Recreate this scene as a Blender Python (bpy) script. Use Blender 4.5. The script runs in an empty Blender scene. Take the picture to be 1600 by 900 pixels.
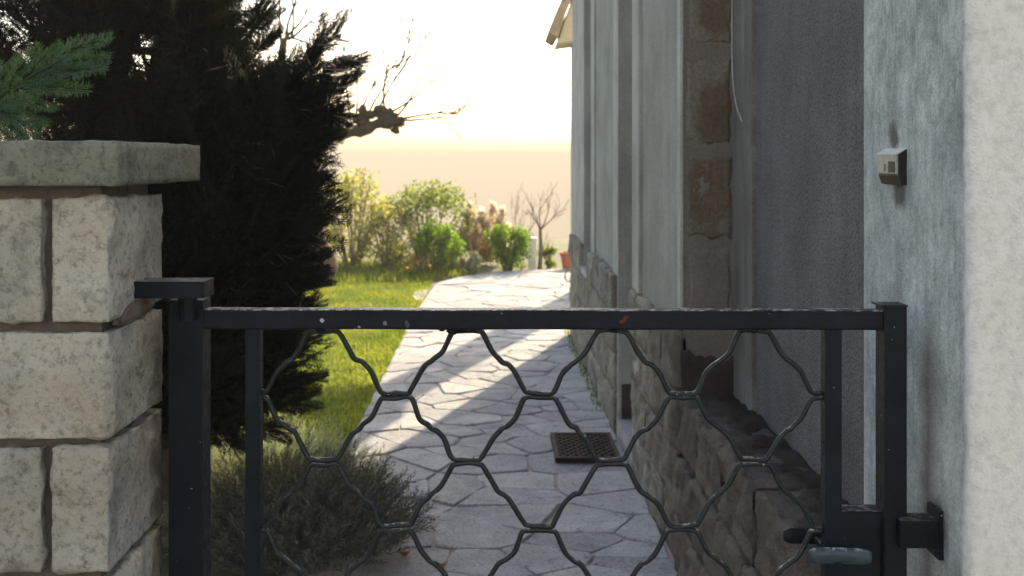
import bpy, bmesh, math, random
import numpy as np
from mathutils import Vector, Matrix, noise

random.seed(7); RNG = np.random.default_rng(7)
SC = bpy.context.scene
COL = SC.collection
R = math.radians

# ------------------------------------------------------------------ camera
F = 1600.0                      # focal length in photograph pixels (36 mm on a 36 mm wide sensor)
cam = bpy.data.cameras.new('camera')
cam.lens = 36.0; cam.sensor_width = 36.0
cam.shift_x = 30 / 1600; cam.shift_y = -200 / 1600
cam.clip_start = 0.05; cam.clip_end = 200000
cam.dof.use_dof = True; cam.dof.focus_distance = 2.05; cam.dof.aperture_fstop = 6.5
camo = bpy.data.objects.new('camera', cam); COL.objects.link(camo)
camo.location = (0, 0, 1.6); camo.rotation_euler = (R(90), 0, 0)
SC.camera = camo

# ------------------------------------------------------------------ light
SUN_AZ, SUN_EL = R(18.8), R(28.0)            # azimuth to the right of straight ahead
world = bpy.data.worlds.new('World'); SC.world = world; world.use_nodes = True
wn = world.node_tree.nodes; wl = world.node_tree.links
sky = wn.new('ShaderNodeTexSky'); sky.sky_type = 'NISHITA'; sky.sun_disc = False
sky.sun_elevation = SUN_EL; sky.sun_rotation = SUN_AZ
sky.air_density = 1.0; sky.dust_density = 3.0; sky.ozone_density = 0.0; sky.altitude = 60
wl.new(sky.outputs[0], wn['Background'].inputs[0]); wn['Background'].inputs[1].default_value = 0.125
sl = bpy.data.lights.new('sun', 'SUN'); sl.energy = 4.3; sl.angle = R(0.6); sl.color = (1.0, 0.82, 0.57)
so = bpy.data.objects.new('sun', sl); COL.objects.link(so)
sdir = Vector((math.sin(SUN_AZ) * math.cos(SUN_EL), math.cos(SUN_AZ) * math.cos(SUN_EL), math.sin(SUN_EL)))
so.rotation_euler = sdir.to_track_quat('Z', 'Y').to_euler(); so.location = (0, 0, 30)
SC.view_settings.view_transform = 'Standard'; SC.view_settings.look = 'None'
SC.view_settings.exposure = 1.8; SC.view_settings.gamma = 1.0
try: SC.view_settings.use_curve_mapping = False
except Exception: pass
SC.render.engine = 'CYCLES'
SC.cycles.use_denoising = True
SC.cycles.max_bounces = 7; SC.cycles.diffuse_bounces = 4; SC.cycles.glossy_bounces = 3
SC.cycles.transmission_bounces = 4; SC.cycles.volume_bounces = 1; SC.cycles.transparent_max_bounces = 8
SC.cycles.caustics_reflective = False; SC.cycles.caustics_refractive = False

def at(px, py, d):               # a pixel of the photograph at depth d, used to take measurements
    return Vector(((px - 770) * d / F, d, 1.6 - (py - 250) * d / F))

# ------------------------------------------------------------------ materials
def nt(name):
    m = bpy.data.materials.new(name); m.use_nodes = True
    t = m.node_tree; b = t.nodes['Principled BSDF']
    return m, t, b
def node(t, typ, **kw):
    n = t.nodes.new(typ)
    for k, v in kw.items(): setattr(n, k, v)
    return n
def ramp(t, fac, stops, interp='LINEAR'):
    r = node(t, 'ShaderNodeValToRGB'); r.color_ramp.interpolation = interp
    e = r.color_ramp.elements
    while len(e) < len(stops): e.new(0.5)
    for i, (p, c) in enumerate(stops):
        e[i].position = p
        e[i].color = (c, c, c, 1) if isinstance(c, (int, float)) else (*c, 1)
    t.links.new(fac, r.inputs[0]); return r.outputs[0]
def tcoord(t, scale=(1, 1, 1), rnd=False):
    tc = node(t, 'ShaderNodeTexCoord'); mp = node(t, 'ShaderNodeMapping')
    mp.inputs['Scale'].default_value = scale
    src = tc.outputs['Object']
    t.links.new(src, mp.inputs[0])
    if rnd:
        oi = node(t, 'ShaderNodeObjectInfo'); m = node(t, 'ShaderNodeMath', operation='MULTIPLY')
        m.inputs[1].default_value = 37.0; t.links.new(oi.outputs['Random'], m.inputs[0])
        c = node(t, 'ShaderNodeCombineXYZ')
        for k in range(3): t.links.new(m.outputs[0], c.inputs[k])
        t.links.new(c.outputs[0], mp.inputs[1])
    return mp.outputs[0]
def tex(t, co, scale, detail=6, rough=0.6, dist=0.0):
    n = node(t, 'ShaderNodeTexNoise'); n.inputs['Scale'].default_value = scale
    n.inputs['Detail'].default_value = detail; n.inputs['Roughness'].default_value = rough
    n.inputs['Distortion'].default_value = dist
    t.links.new(co, n.inputs['Vector']); return n.outputs['Fac']
def mix(t, fac, a, b, mode='MIX'):
    m = node(t, 'ShaderNodeMix', data_type='RGBA', blend_type=mode)
    for s, v in ((m.inputs[0], fac), (m.inputs[6], a), (m.inputs[7], b)):
        if isinstance(v, bpy.types.NodeSocket): t.links.new(v, s)
        elif isinstance(v, (int, float)): s.default_value = v
        else: s.default_value = (*v, 1)
    return m.outputs[2]
def math_(t, op, a, b=None, clamp=False):
    m = node(t, 'ShaderNodeMath', operation=op); m.use_clamp = clamp
    for s, v in ((m.inputs[0], a), (m.inputs[1], b)):
        if v is None: continue
        if isinstance(v, bpy.types.NodeSocket): t.links.new(v, s)
        else: s.default_value = v
    return m.outputs[0]
def bump(t, b, h, strength=0.4, dist=0.01):
    n = node(t, 'ShaderNodeBump'); n.inputs['Strength'].default_value = strength; n.inputs['Distance'].default_value = dist
    t.links.new(h, n.inputs['Height']); t.links.new(n.outputs[0], b.inputs['Normal'])
def sep(t, co):
    s = node(t, 'ShaderNodeSeparateXYZ'); t.links.new(co, s.inputs[0]); return s.outputs

def mat_stone(name, base, dark, warm, rnd=True, mott=9, sc=1.0, stain_shade=None):
    """pale limestone with grain, lichen specks and rusty stains"""
    m, t, b = nt(name); co = tcoord(t, (sc, sc, sc), rnd)
    c = ramp(t, tex(t, co, mott, 8, 0.65), [(0.30, dark), (0.52, base), (0.75, tuple(min(1, x * 1.25) for x in base))])
    w = ramp(t, tex(t, co, 4.5, 5, 0.6), [(0.50, 0.0), (0.68, 1.0)])
    c = mix(t, math_(t, 'MULTIPLY', w, 0.5), c, warm)
    sp = ramp(t, tex(t, co, 75, 5, 0.75), [(0.34, 0.35), (0.50, 1.0)])
    c = mix(t, 0.75, c, sp, 'MULTIPLY')
    bl = ramp(t, tex(t, co, 16, 9, 0.75), [(0.33, 0.25), (0.45, 1.0)])
    c = mix(t, 0.6, c, bl, 'MULTIPLY')
    if rnd:
        oi = node(t, 'ShaderNodeObjectInfo')
        c = mix(t, 1.0, c, ramp(t, oi.outputs['Random'], [(0, (0.78, 0.77, 0.78)), (1, (1.06, 1.04, 1.0))]), 'MULTIPLY')
    if stain_shade:
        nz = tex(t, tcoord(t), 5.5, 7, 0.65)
        for (ax, lo, hi, amt, colr) in stain_shade:      # dirt or painted-in shade that thickens along one axis, its edge broken up
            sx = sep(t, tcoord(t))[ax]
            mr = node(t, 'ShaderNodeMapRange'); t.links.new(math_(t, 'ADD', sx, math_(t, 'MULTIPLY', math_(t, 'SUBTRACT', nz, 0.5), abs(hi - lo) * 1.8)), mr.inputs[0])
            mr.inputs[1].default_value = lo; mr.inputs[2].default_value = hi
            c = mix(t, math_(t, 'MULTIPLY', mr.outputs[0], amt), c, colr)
    t.links.new(c, b.inputs['Base Color']); b.inputs['Roughness'].default_value = 0.92
    b.inputs['Specular IOR Level'].default_value = 0.06
    h = math_(t, 'ADD', tex(t, co, 30, 8, 0.7), math_(t, 'MULTIPLY', tex(t, co, 140, 4, 0.6), 0.5))
    bump(t, b, h, 0.8, 0.016)
    return m
def mat_render(name, base, dark, grain=160, gstr=0.6, gd=0.006, streak=0.5, patch=None, pth=(0.5, 0.56), speck=0.35):
    """cement render or roughcast: weather streaks running down, optional worn patches"""
    m, t, b = nt(name); co = tcoord(t)
    st = tcoord(t, (7, 7, 0.5))
    c = ramp(t, tex(t, st, 2.2, 7, 0.65), [(0.32, dark), (0.66, base)])
    c = mix(t, 1 - streak, c, base)
    bl = ramp(t, tex(t, co, 3.2, 7, 0.6), [(0.3, 0.72), (0.65, 1.05)])
    c = mix(t, 1.0, c, bl, 'MULTIPLY')
    if patch:
        p = ramp(t, tex(t, tcoord(t, (1.6, 1.6, 1.0)), 2.3, 6, 0.55), [(pth[0], 0.0), (pth[1], 1.0)])
        c = mix(t, p, c, patch)
    g = tex(t, co, grain, 3, 0.6)
    c = mix(t, speck, c, ramp(t, g, [(0.35, 0.35), (0.6, 1.15)]), 'MULTIPLY')
    t.links.new(c, b.inputs['Base Color']); b.inputs['Roughness'].default_value = 0.95
    b.inputs['Specular IOR Level'].default_value = 0.15
    bump(t, b, g, gstr, gd)
    return m
def mat_paint(name, base, worn, rough=0.42, spots=None, spec=0.12):
    """old enamel on iron: chips and painted-in sky glints on upward edges, specks"""
    m, t, b = nt(name); co = tcoord(t)
    n = tex(t, co, 55, 8, 0.75)
    c = ramp(t, tex(t, co, 14, 6, 0.6), [(0.35, tuple(0.7 * x for x in base)), (0.7, tuple(1.35 * x for x in base))])
    geo = node(t, 'ShaderNodeNewGeometry'); up = sep(t, geo.outputs['Normal'])[2]
    upm = ramp(t, up, [(0.50, 0.0), (0.95, 1.0)])
    glint_chip = ramp(t, n, [(0.50, 0.0), (0.56, 1.0)])
    c = mix(t, math_(t, 'MULTIPLY', math_(t, 'MULTIPLY', upm, glint_chip), 0.8), c, worn)  # flaked paint and sky glints, both coloured onto the upward sides
    sp = ramp(t, tex(t, co, 95, 2, 0.5), [(0.765, 0.0), (0.78, 1.0)])
    c = mix(t, math_(t, 'MULTIPLY', sp, 0.8), c, (0.42, 0.44, 0.42))
    if spots:
        for (p, r, colr) in spots:
            d = node(t, 'ShaderNodeVectorMath', operation='DISTANCE'); d.inputs[1].default_value = p
            wob = node(t, 'ShaderNodeVectorMath', operation='ADD')
            tc2 = tcoord(t); nn = node(t, 'ShaderNodeTexNoise'); nn.inputs['Scale'].default_value = 120; t.links.new(tc2, nn.inputs['Vector'])
            sc_ = node(t, 'ShaderNodeVectorMath', operation='SCALE'); sc_.inputs[3].default_value = r * 1.3
            t.links.new(nn.outputs['Color'], sc_.inputs[0]); t.links.new(tc2, wob.inputs[0]); t.links.new(sc_.outputs[0], wob.inputs[1])
            t.links.new(wob.outputs[0], d.inputs[0])
            mk = math_(t, 'LESS_THAN', d.outputs['Value'], r * 1.25)
            c = mix(t, math_(t, 'MULTIPLY', mk, 0.8), c, colr)
    b.inputs['Specular IOR Level'].default_value = spec
    t.links.new(c, b.inputs['Base Color'])
    rr = ramp(t, n, [(0.3, rough - 0.1), (0.7, rough + 0.25)]); t.links.new(rr, b.inputs['Roughness'])
    bump(t, b, math_(t, 'ADD', n, glint_chip), 0.25, 0.002)
    return m
def mat_leaf(name, c0, c1, trans=0.45, rough=0.6, scale=6.0, tcol=None):
    m, t, b = nt(name); co = tcoord(t)
    geo = node(t, 'ShaderNodeNewGeometry')
    c = ramp(t, tex(t, co, scale, 4, 0.6), [(0.3, c0), (0.7, c1)])
    v = ramp(t, geo.outputs['Random Per Island'], [(0, 0.65), (1, 1.3)])
    c = mix(t, 1.0, c, v, 'MULTIPLY')
    t.links.new(c, b.inputs['Base Color']); b.inputs['Roughness'].default_value = rough
    b.inputs['Specular IOR Level'].default_value = 0.12
    tr = node(t, 'ShaderNodeBsdfTranslucent')
    tc = mix(t, 1.0, c, tcol or (2.0, 1.9, 0.75), 'MULTIPLY'); t.links.new(tc, tr.inputs[0])
    mx = node(t, 'ShaderNodeMixShader'); mx.inputs[0].default_value = trans
    t.links.new(b.outputs[0], mx.inputs[1]); t.links.new(tr.outputs[0], mx.inputs[2])
    t.links.new(mx.outputs[0], t.nodes['Material Output'].inputs[0])
    return m
def mat_plain(name, c0, c1, scale=20, rough=0.8, bstr=0.3, metal=0.0, stretch=(1, 1, 1)):
    m, t, b = nt(name); co = tcoord(t, stretch)
    n = tex(t, co, scale, 6, 0.65)
    t.links.new(ramp(t, n, [(0.3, c0), (0.7, c1)]), b.inputs['Base Color'])
    b.inputs['Roughness'].default_value = rough; b.inputs['Metallic'].default_value = metal; b.inputs['Specular IOR Level'].default_value = 0.2
    bump(t, b, n, bstr, 0.006)
    return m

M = {}
M['pillar_stone'] = mat_stone('pillar_stone', (0.43, 0.42, 0.365), (0.26, 0.253, 0.22), (0.30, 0.25, 0.18), stain_shade=[(1, -0.02, 0.16, 0.6, (0.13, 0.11, 0.09))])
M['cap_stone'] = mat_stone('cap_stone', (0.20, 0.21, 0.165), (0.10, 0.108, 0.083), (0.18, 0.165, 0.10), False, 13)
M['mortar'] = mat_plain('mortar', (0.06, 0.052, 0.045), (0.105, 0.09, 0.08), 40, 0.95)
M['plinth_stone'] = mat_stone('plinth_stone', (0.34, 0.325, 0.265), (0.13, 0.12, 0.105), (0.16, 0.095, 0.055), stain_shade=[(1, 2.7, 1.5, 0.72, (0.075, 0.058, 0.048)), (0, -0.11, 0.01, 0.88, (0.035, 0.026, 0.021))])  # near-end stains, and the ledge's shade painted into the stone colour
M['flag'] = mat_stone('flagstone', (0.445, 0.452, 0.455), (0.34, 0.345, 0.35), (0.42, 0.395, 0.35), True, 5)
M['joint'] = mat_plain('path_joint', (0.22, 0.195, 0.18), (0.36, 0.325, 0.30), 22, 0.95)
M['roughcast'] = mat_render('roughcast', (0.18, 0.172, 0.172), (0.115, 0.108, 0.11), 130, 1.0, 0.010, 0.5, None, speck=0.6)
M['roughcast_pale'] = mat_render('roughcast_pale', (0.35, 0.365, 0.32), (0.23, 0.243, 0.208), 150, 0.8, 0.007, 0.5, None, speck=0.4)
M['smooth_render'] = mat_render('smooth_render', (0.45, 0.46, 0.42), (0.27, 0.275, 0.24), 90, 0.25, 0.003, 0.7, None, speck=0.2)
M['patchy_render'] = mat_render('patchy_render', (0.185, 0.172, 0.15), (0.12, 0.11, 0.095), 90, 0.4, 0.004, 0.5, (0.15, 0.135, 0.115), (0.47, 0.60), 0.3)
M['brown_block'] = mat_render('brown_block', (0.135, 0.105, 0.075), (0.095, 0.078, 0.06), 70, 0.6, 0.006, 0.3, (0.165, 0.15, 0.128), (0.50, 0.56), 0.4)
M['dirty_render'] = mat_render('dirty_render', (0.25, 0.245, 0.215), (0.12, 0.112, 0.098), 90, 0.3, 0.004, 0.8, (0.14, 0.125, 0.105), (0.50, 0.62), 0.3)
M['olive_render'] = mat_render('olive_render', (0.27, 0.26, 0.18), (0.19, 0.18, 0.12), 90, 0.3, 0.004, 0.4, None, speck=0.2)
M['iron'] = mat_paint('iron_paint', (0.0055, 0.009, 0.0135), (0.20, 0.21, 0.20))
M['wire'] = mat_paint('wire_paint', (0.008, 0.012, 0.014), (0.42, 0.42, 0.34), 0.36, None, 0.30)
M['roof_tile'] = mat_plain('roof_tile', (0.22, 0.17, 0.11), (0.36, 0.30, 0.2), 14, 0.9)
M['wood'] = mat_plain('door_wood', (0.10, 0.06, 0.035), (0.16, 0.10, 0.06), 14, 0.6, 0.3, 0, (8, 8, 0.6))
M['bark'] = mat_plain('bark', (0.06, 0.04, 0.028), (0.16, 0.11, 0.075), 18, 0.95, 0.8, 0, (1, 1, 0.4))
M['bark_dark'] = mat_plain('bark_dark', (0.025, 0.02, 0.013), (0.06, 0.048, 0.033), 18, 0.95, 0.8)
M['bark_grey'] = mat_plain('bark_grey', (0.10, 0.085, 0.06), (0.22, 0.18, 0.13), 18, 0.95, 0.8)
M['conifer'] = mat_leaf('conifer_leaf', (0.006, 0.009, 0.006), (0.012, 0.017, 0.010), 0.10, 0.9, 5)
M['conifer_lit'] = mat_leaf('conifer_lit_leaf', (0.018, 0.042, 0.026), (0.03, 0.062, 0.036), 0.15, 0.5, 12)  # brighter copy of the conifer leaf, light on the near bough painted in
M['dry_blade'] = mat_leaf('dry_blade', (0.07, 0.063, 0.05), (0.14, 0.125, 0.105), 0.2, 0.3, 10, (1.1, 1, .8))
M['grass'] = mat_leaf('grass_blade', (0.04, 0.075, 0.015), (0.14, 0.165, 0.042), 0.6, 0.5, 1.6)
M['lavender'] = mat_leaf('grey_shrub_leaf', (0.07, 0.072, 0.06), (0.12, 0.122, 0.10), 0.3, 0.8, 5, (1.2, 1.25, .85))
M['santolina'] = mat_leaf('pale_shrub_leaf', (0.25, 0.28, 0.19), (0.36, 0.39, 0.28), 0.4, 0.8, 5, (1.15, 1.2, 0.85))
M['shrub_bright'] = mat_leaf('bright_leaf', (0.07, 0.14, 0.015), (0.12, 0.20, 0.025), 0.55, 0.45, 4)
M['shrub_olive'] = mat_leaf('olive_leaf', (0.15, 0.165, 0.07), (0.24, 0.25, 0.12), 0.55, 0.5, 3)
M['shrub_mid'] = mat_leaf('mid_leaf', (0.08, 0.12, 0.035), (0.14, 0.18, 0.05), 0.5, 0.5, 3)
M['plume'] = mat_leaf('plume', (0.62, 0.56, 0.46), (0.8, 0.74, 0.62), 0.72, 0.9, 4, (1.1, 1.05, .95))
M['tan_blade'] = mat_leaf('tan_blade', (0.42, 0.32, 0.15), (0.55, 0.43, 0.22), 0.6, 0.7, 4, (1.2, 1.05, .7))
M['terracotta'] = mat_plain('terracotta', (0.36, 0.10, 0.05), (0.46, 0.15, 0.075), 12, 0.85)
M['white_paint'] = mat_plain('white_paint', (0.60, 0.60, 0.58), (0.75, 0.75, 0.72), 12, 0.6, 0.1)
M['mat_rubber'] = mat_plain('mat_rubber', (0.008, 0.0045, 0.004), (0.016, 0.010, 0.008), 60, 0.8)
M['brass'] = mat_plain('ring_metal', (0.20, 0.15, 0.07), (0.33, 0.25, 0.13), 40, 0.5, 0.1, 0.6)
M['steel'] = mat_plain('box_steel', (0.22, 0.23, 0.19), (0.33, 0.34, 0.29), 60, 0.45, 0.05, 0.2)
M['black_plastic'] = mat_plain('black_plastic', (0.012, 0.011, 0.012), (0.022, 0.02, 0.02), 60, 0.5, 0.05)
M['cord'] = mat_plain('cord', (0.42, 0.40, 0.36), (0.5, 0.48, 0.44), 60, 0.7, 0.05)
M['dead_leaf'] = mat_plain('dead_leaf', (0.16, 0.05, 0.025), (0.26, 0.09, 0.04), 60, 0.7)
M['asphalt'] = mat_plain('asphalt', (0.045, 0.045, 0.047), (0.065, 0.064, 0.063), 60, 0.9)
M['paving'] = mat_plain('paving', (0.26, 0.25, 0.235), (0.36, 0.35, 0.33), 9, 0.9)
M['earth'] = mat_plain('earth', (0.06, 0.065, 0.03), (0.10, 0.10, 0.05), 4, 0.95)
def mat_glass():
    m, t, b = nt('pane_glass'); b.inputs['Base Color'].default_value = (0.03, 0.035, 0.035, 1)
    b.inputs['Roughness'].default_value = 0.06; b.inputs['Specular IOR Level'].default_value = 0.9
    return m
M['glass'] = mat_glass()
def mat_sea():
    m, t, b = nt('sea_water'); b.inputs['Base Color'].default_value = (0.05, 0.07, 0.075, 1)
    b.inputs['Roughness'].default_value = 0.6; b.inputs['Specular IOR Level'].default_value = 0.25
    co = tcoord(t, (0.02, 0.05, 1)); bump(t, b, tex(t, co, 1, 6, 0.6), 0.4, 3.0)
    return m
M['sea'] = mat_sea()
def mat_pier():
    """white painted render, its passage side grey with old damp stains"""
    m, t, b = nt('pier_render'); co = tcoord(t)
    s = sep(t, co)
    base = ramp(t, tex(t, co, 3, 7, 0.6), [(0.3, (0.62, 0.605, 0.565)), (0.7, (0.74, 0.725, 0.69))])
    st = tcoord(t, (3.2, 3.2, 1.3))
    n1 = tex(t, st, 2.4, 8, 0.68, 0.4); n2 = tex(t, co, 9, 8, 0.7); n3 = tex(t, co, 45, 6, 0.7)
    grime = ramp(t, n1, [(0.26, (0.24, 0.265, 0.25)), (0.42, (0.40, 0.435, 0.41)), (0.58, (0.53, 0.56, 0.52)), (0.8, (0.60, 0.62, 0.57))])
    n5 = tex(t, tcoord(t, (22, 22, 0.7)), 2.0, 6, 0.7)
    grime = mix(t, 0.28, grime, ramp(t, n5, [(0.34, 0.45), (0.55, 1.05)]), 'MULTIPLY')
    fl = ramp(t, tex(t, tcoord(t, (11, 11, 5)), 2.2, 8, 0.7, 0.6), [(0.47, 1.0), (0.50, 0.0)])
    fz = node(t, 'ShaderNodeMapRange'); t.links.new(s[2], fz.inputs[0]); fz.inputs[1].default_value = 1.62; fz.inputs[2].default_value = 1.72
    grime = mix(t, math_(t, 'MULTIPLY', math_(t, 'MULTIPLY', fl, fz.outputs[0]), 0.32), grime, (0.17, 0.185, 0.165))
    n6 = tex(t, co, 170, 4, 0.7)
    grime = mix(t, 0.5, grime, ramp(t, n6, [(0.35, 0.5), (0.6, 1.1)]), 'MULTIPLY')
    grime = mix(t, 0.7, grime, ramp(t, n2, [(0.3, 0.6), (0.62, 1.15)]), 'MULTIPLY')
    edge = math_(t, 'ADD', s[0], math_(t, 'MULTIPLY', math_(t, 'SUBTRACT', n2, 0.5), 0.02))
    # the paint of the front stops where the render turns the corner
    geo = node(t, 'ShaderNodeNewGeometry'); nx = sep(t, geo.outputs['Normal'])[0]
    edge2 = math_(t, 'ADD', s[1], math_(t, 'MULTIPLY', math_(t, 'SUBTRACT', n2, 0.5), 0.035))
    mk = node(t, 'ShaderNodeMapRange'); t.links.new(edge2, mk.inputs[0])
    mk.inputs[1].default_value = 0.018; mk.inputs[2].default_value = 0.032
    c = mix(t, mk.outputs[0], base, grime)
    c = mix(t, 0.35, c, ramp(t, n3, [(0.35, 0.45), (0.55, 1.0)]), 'MULTIPLY')
    # dark uneven band down the latch side, and soot round the bracket
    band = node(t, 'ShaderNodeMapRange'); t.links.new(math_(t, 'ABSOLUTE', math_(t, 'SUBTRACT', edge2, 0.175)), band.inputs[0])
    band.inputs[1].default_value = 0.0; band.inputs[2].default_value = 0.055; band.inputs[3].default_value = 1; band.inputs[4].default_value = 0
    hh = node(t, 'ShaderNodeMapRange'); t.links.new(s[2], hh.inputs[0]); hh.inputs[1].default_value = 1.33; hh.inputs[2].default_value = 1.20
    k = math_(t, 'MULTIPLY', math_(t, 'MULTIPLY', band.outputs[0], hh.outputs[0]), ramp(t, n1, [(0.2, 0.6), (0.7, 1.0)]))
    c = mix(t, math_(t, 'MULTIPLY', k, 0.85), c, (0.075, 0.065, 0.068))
    for p, r in (((0.0, 0.13, 0.885), 0.05), ((0.0, 0.345, 1.645), 0.03), ((0.0, 0.32, 1.53), 0.035)):
        d = node(t, 'ShaderNodeVectorMath', operation='DISTANCE'); d.inputs[1].default_value = p; t.links.new(co, d.inputs[0])
        dd = math_(t, 'ADD', d.outputs['Value'], math_(t, 'MULTIPLY', math_(t, 'SUBTRACT', n2, 0.5), 0.06))
        q = node(t, 'ShaderNodeMapRange'); t.links.new(dd, q.inputs[0]); q.inputs[1].default_value = r * 0.6; q.inputs[2].default_value = r * 1.3
        q.inputs[3].default_value = 0.8; q.inputs[4].default_value = 0.0
        c = mix(t, q.outputs[0], c, (0.05, 0.042, 0.036))
    t.links.new(c, b.inputs['Base Color']); b.inputs['Roughness'].default_value = 0.93; b.inputs['Specular IOR Level'].default_value = 0.15
    bump(t, b, math_(t, 'ADD', math_(t, 'ADD', n3, n6), math_(t, 'MULTIPLY', n2, 0.8)), 0.6, 0.007)
    return m
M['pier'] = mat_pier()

# ------------------------------------------------------------------ object helpers
def thing(name, label, cat, loc=(0, 0, 0), group=None):
    o = bpy.data.objects.new(name, None); COL.objects.link(o)
    o.empty_display_size = 0.2; o.location = loc
    o['label'] = label; o['category'] = cat
    if group: o['group'] = group
    return o
def tag(o, label=None, cat=None, group=None, kind=None):
    if label: o['label'] = label
    if cat: o['category'] = cat
    if group: o['group'] = group
    if kind: o['kind'] = kind
    return o
def wloc(o):
    v = Vector((0, 0, 0))
    while o is not None: v += o.location; o = o.parent
    return v
def link(name, me, mat, parent=None, loc=None, smooth=False):
    """mesh given in world coordinates; its object sits at its parent's base (or at loc)"""
    base = wloc(parent) if parent else Vector(loc or (0, 0, 0))
    if base.length > 0: me.transform(Matrix.Translation(-base))
    o = bpy.data.objects.new(name, me); COL.objects.link(o)
    if parent: o.parent = parent
    else: o.location = base
    if mat is not None and len(me.materials) == 0: me.materials.append(mat)
    if smooth:
        me.polygons.foreach_set('use_smooth', [True] * len(me.polygons))
    return o
def obj(name, bm, mat, parent=None, loc=None, smooth=False):
    me = bpy.data.meshes.new(name); bm.normal_update(); bm.to_mesh(me); bm.free()
    return link(name, me, mat, parent, loc, smooth)
def fast_mesh(name, V, Q):
    """V (n,3), Q (m,k) faces of k corners"""
    me = bpy.data.meshes.new(name); k = Q.shape[1]
    me.vertices.add(len(V)); me.vertices.foreach_set('co', V.astype(np.float32).ravel())
    me.loops.add(Q.size); me.loops.foreach_set('vertex_index', Q.astype(np.int32).ravel())
    me.polygons.add(len(Q)); me.polygons.foreach_set('loop_start', np.arange(0, Q.size, k, dtype=np.int32))
    try: me.polygons.foreach_set('loop_total', np.full(len(Q), k, dtype=np.int32))
    except Exception: pass
    me.update(calc_edges=True); return me
def box(bm, x0, x1, y0, y1, z0, z1, f=None):
    co = [(x, y, z) for z in (z0, z1) for y in (y0, y1) for x in (x0, x1)]
    if f: co = [f(*c) for c in co]
    v = [bm.verts.new(c) for c in co]
    for q in ((0, 2, 3, 1), (4, 5, 7, 6), (0, 1, 5, 4), (2, 6, 7, 3), (0, 4, 6, 2), (1, 3, 7, 5)):
        bm.faces.new([v[i] for i in q])
    return v
def bev(bm, w, seg=2, ang=30):
    e = [x for x in bm.edges if len(x.link_faces) == 2 and x.calc_face_angle(0) > R(ang)]
    bmesh.ops.bevel(bm, geom=e, offset=w, segments=seg, affect='EDGES', profile=0.6)
def bbox(name, x0, x1, y0, y1, z0, z1, mat, parent=None, w=0.003, seg=2, f=None, loc=None):
    bm = bmesh.new(); box(bm, x0, x1, y0, y1, z0, z1, f)
    if w: bev(bm, w, seg)
    return obj(name, bm, mat, parent, loc)
def catmull(P, n=6):
    P = [Vector(p) for p in P]; out = []
    for i in range(len(P) - 1):
        a, b, c, d = P[max(i - 1, 0)], P[i], P[i + 1], P[min(i + 2, len(P) - 1)]
        for k in range(n):
            s = k / n
            out.append(0.5 * ((2 * b) + (c - a) * s + (2 * a - 5 * b + 4 * c - d) * s * s + (3 * b - a - 3 * c + d) * s ** 3))
    out.append(P[-1]); return out
def tube(bm, P, r, seg=8, cap=True, jit=0.0):
    P = [Vector(p) for p in P]; n = len(P)
    rr = r if isinstance(r, (list, tuple)) else [r] * n
    up = Vector((0.13, 0.21, 0.97)); rings = []
    u = None
    for i, p in enumerate(P):
        tg = (P[min(i + 1, n - 1)] - P[max(i - 1, 0)])
        tg = tg.normalized() if tg.length > 1e-9 else Vector((0, 0, 1))
        if u is None:
            u = tg.cross(up if abs(tg.dot(up)) < 0.95 else Vector((1, 0, 0))).normalized()
        else:
            u = (u - tg * u.dot(tg)); u = u.normalized() if u.length > 1e-6 else tg.orthogonal().normalized()
        w = tg.cross(u)
        rings.append([bm.verts.new(p + (u * math.cos(2 * math.pi * k / seg) + w * math.sin(2 * math.pi * k / seg)) * rr[i] * (1 + random.uniform(-jit, jit))) for k in range(seg)])
    for a, b in zip(rings, rings[1:]):
        for k in range(seg):
            bm.faces.new((a[k], a[(k + 1) % seg], b[(k + 1) % seg], b[k]))
    if cap and seg > 2:
        bm.faces.new(rings[0][::-1]); bm.faces.new(rings[-1])
def fbm(p, o=4): return noise.fractal(p, 1.0, 2.1, o)
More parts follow.
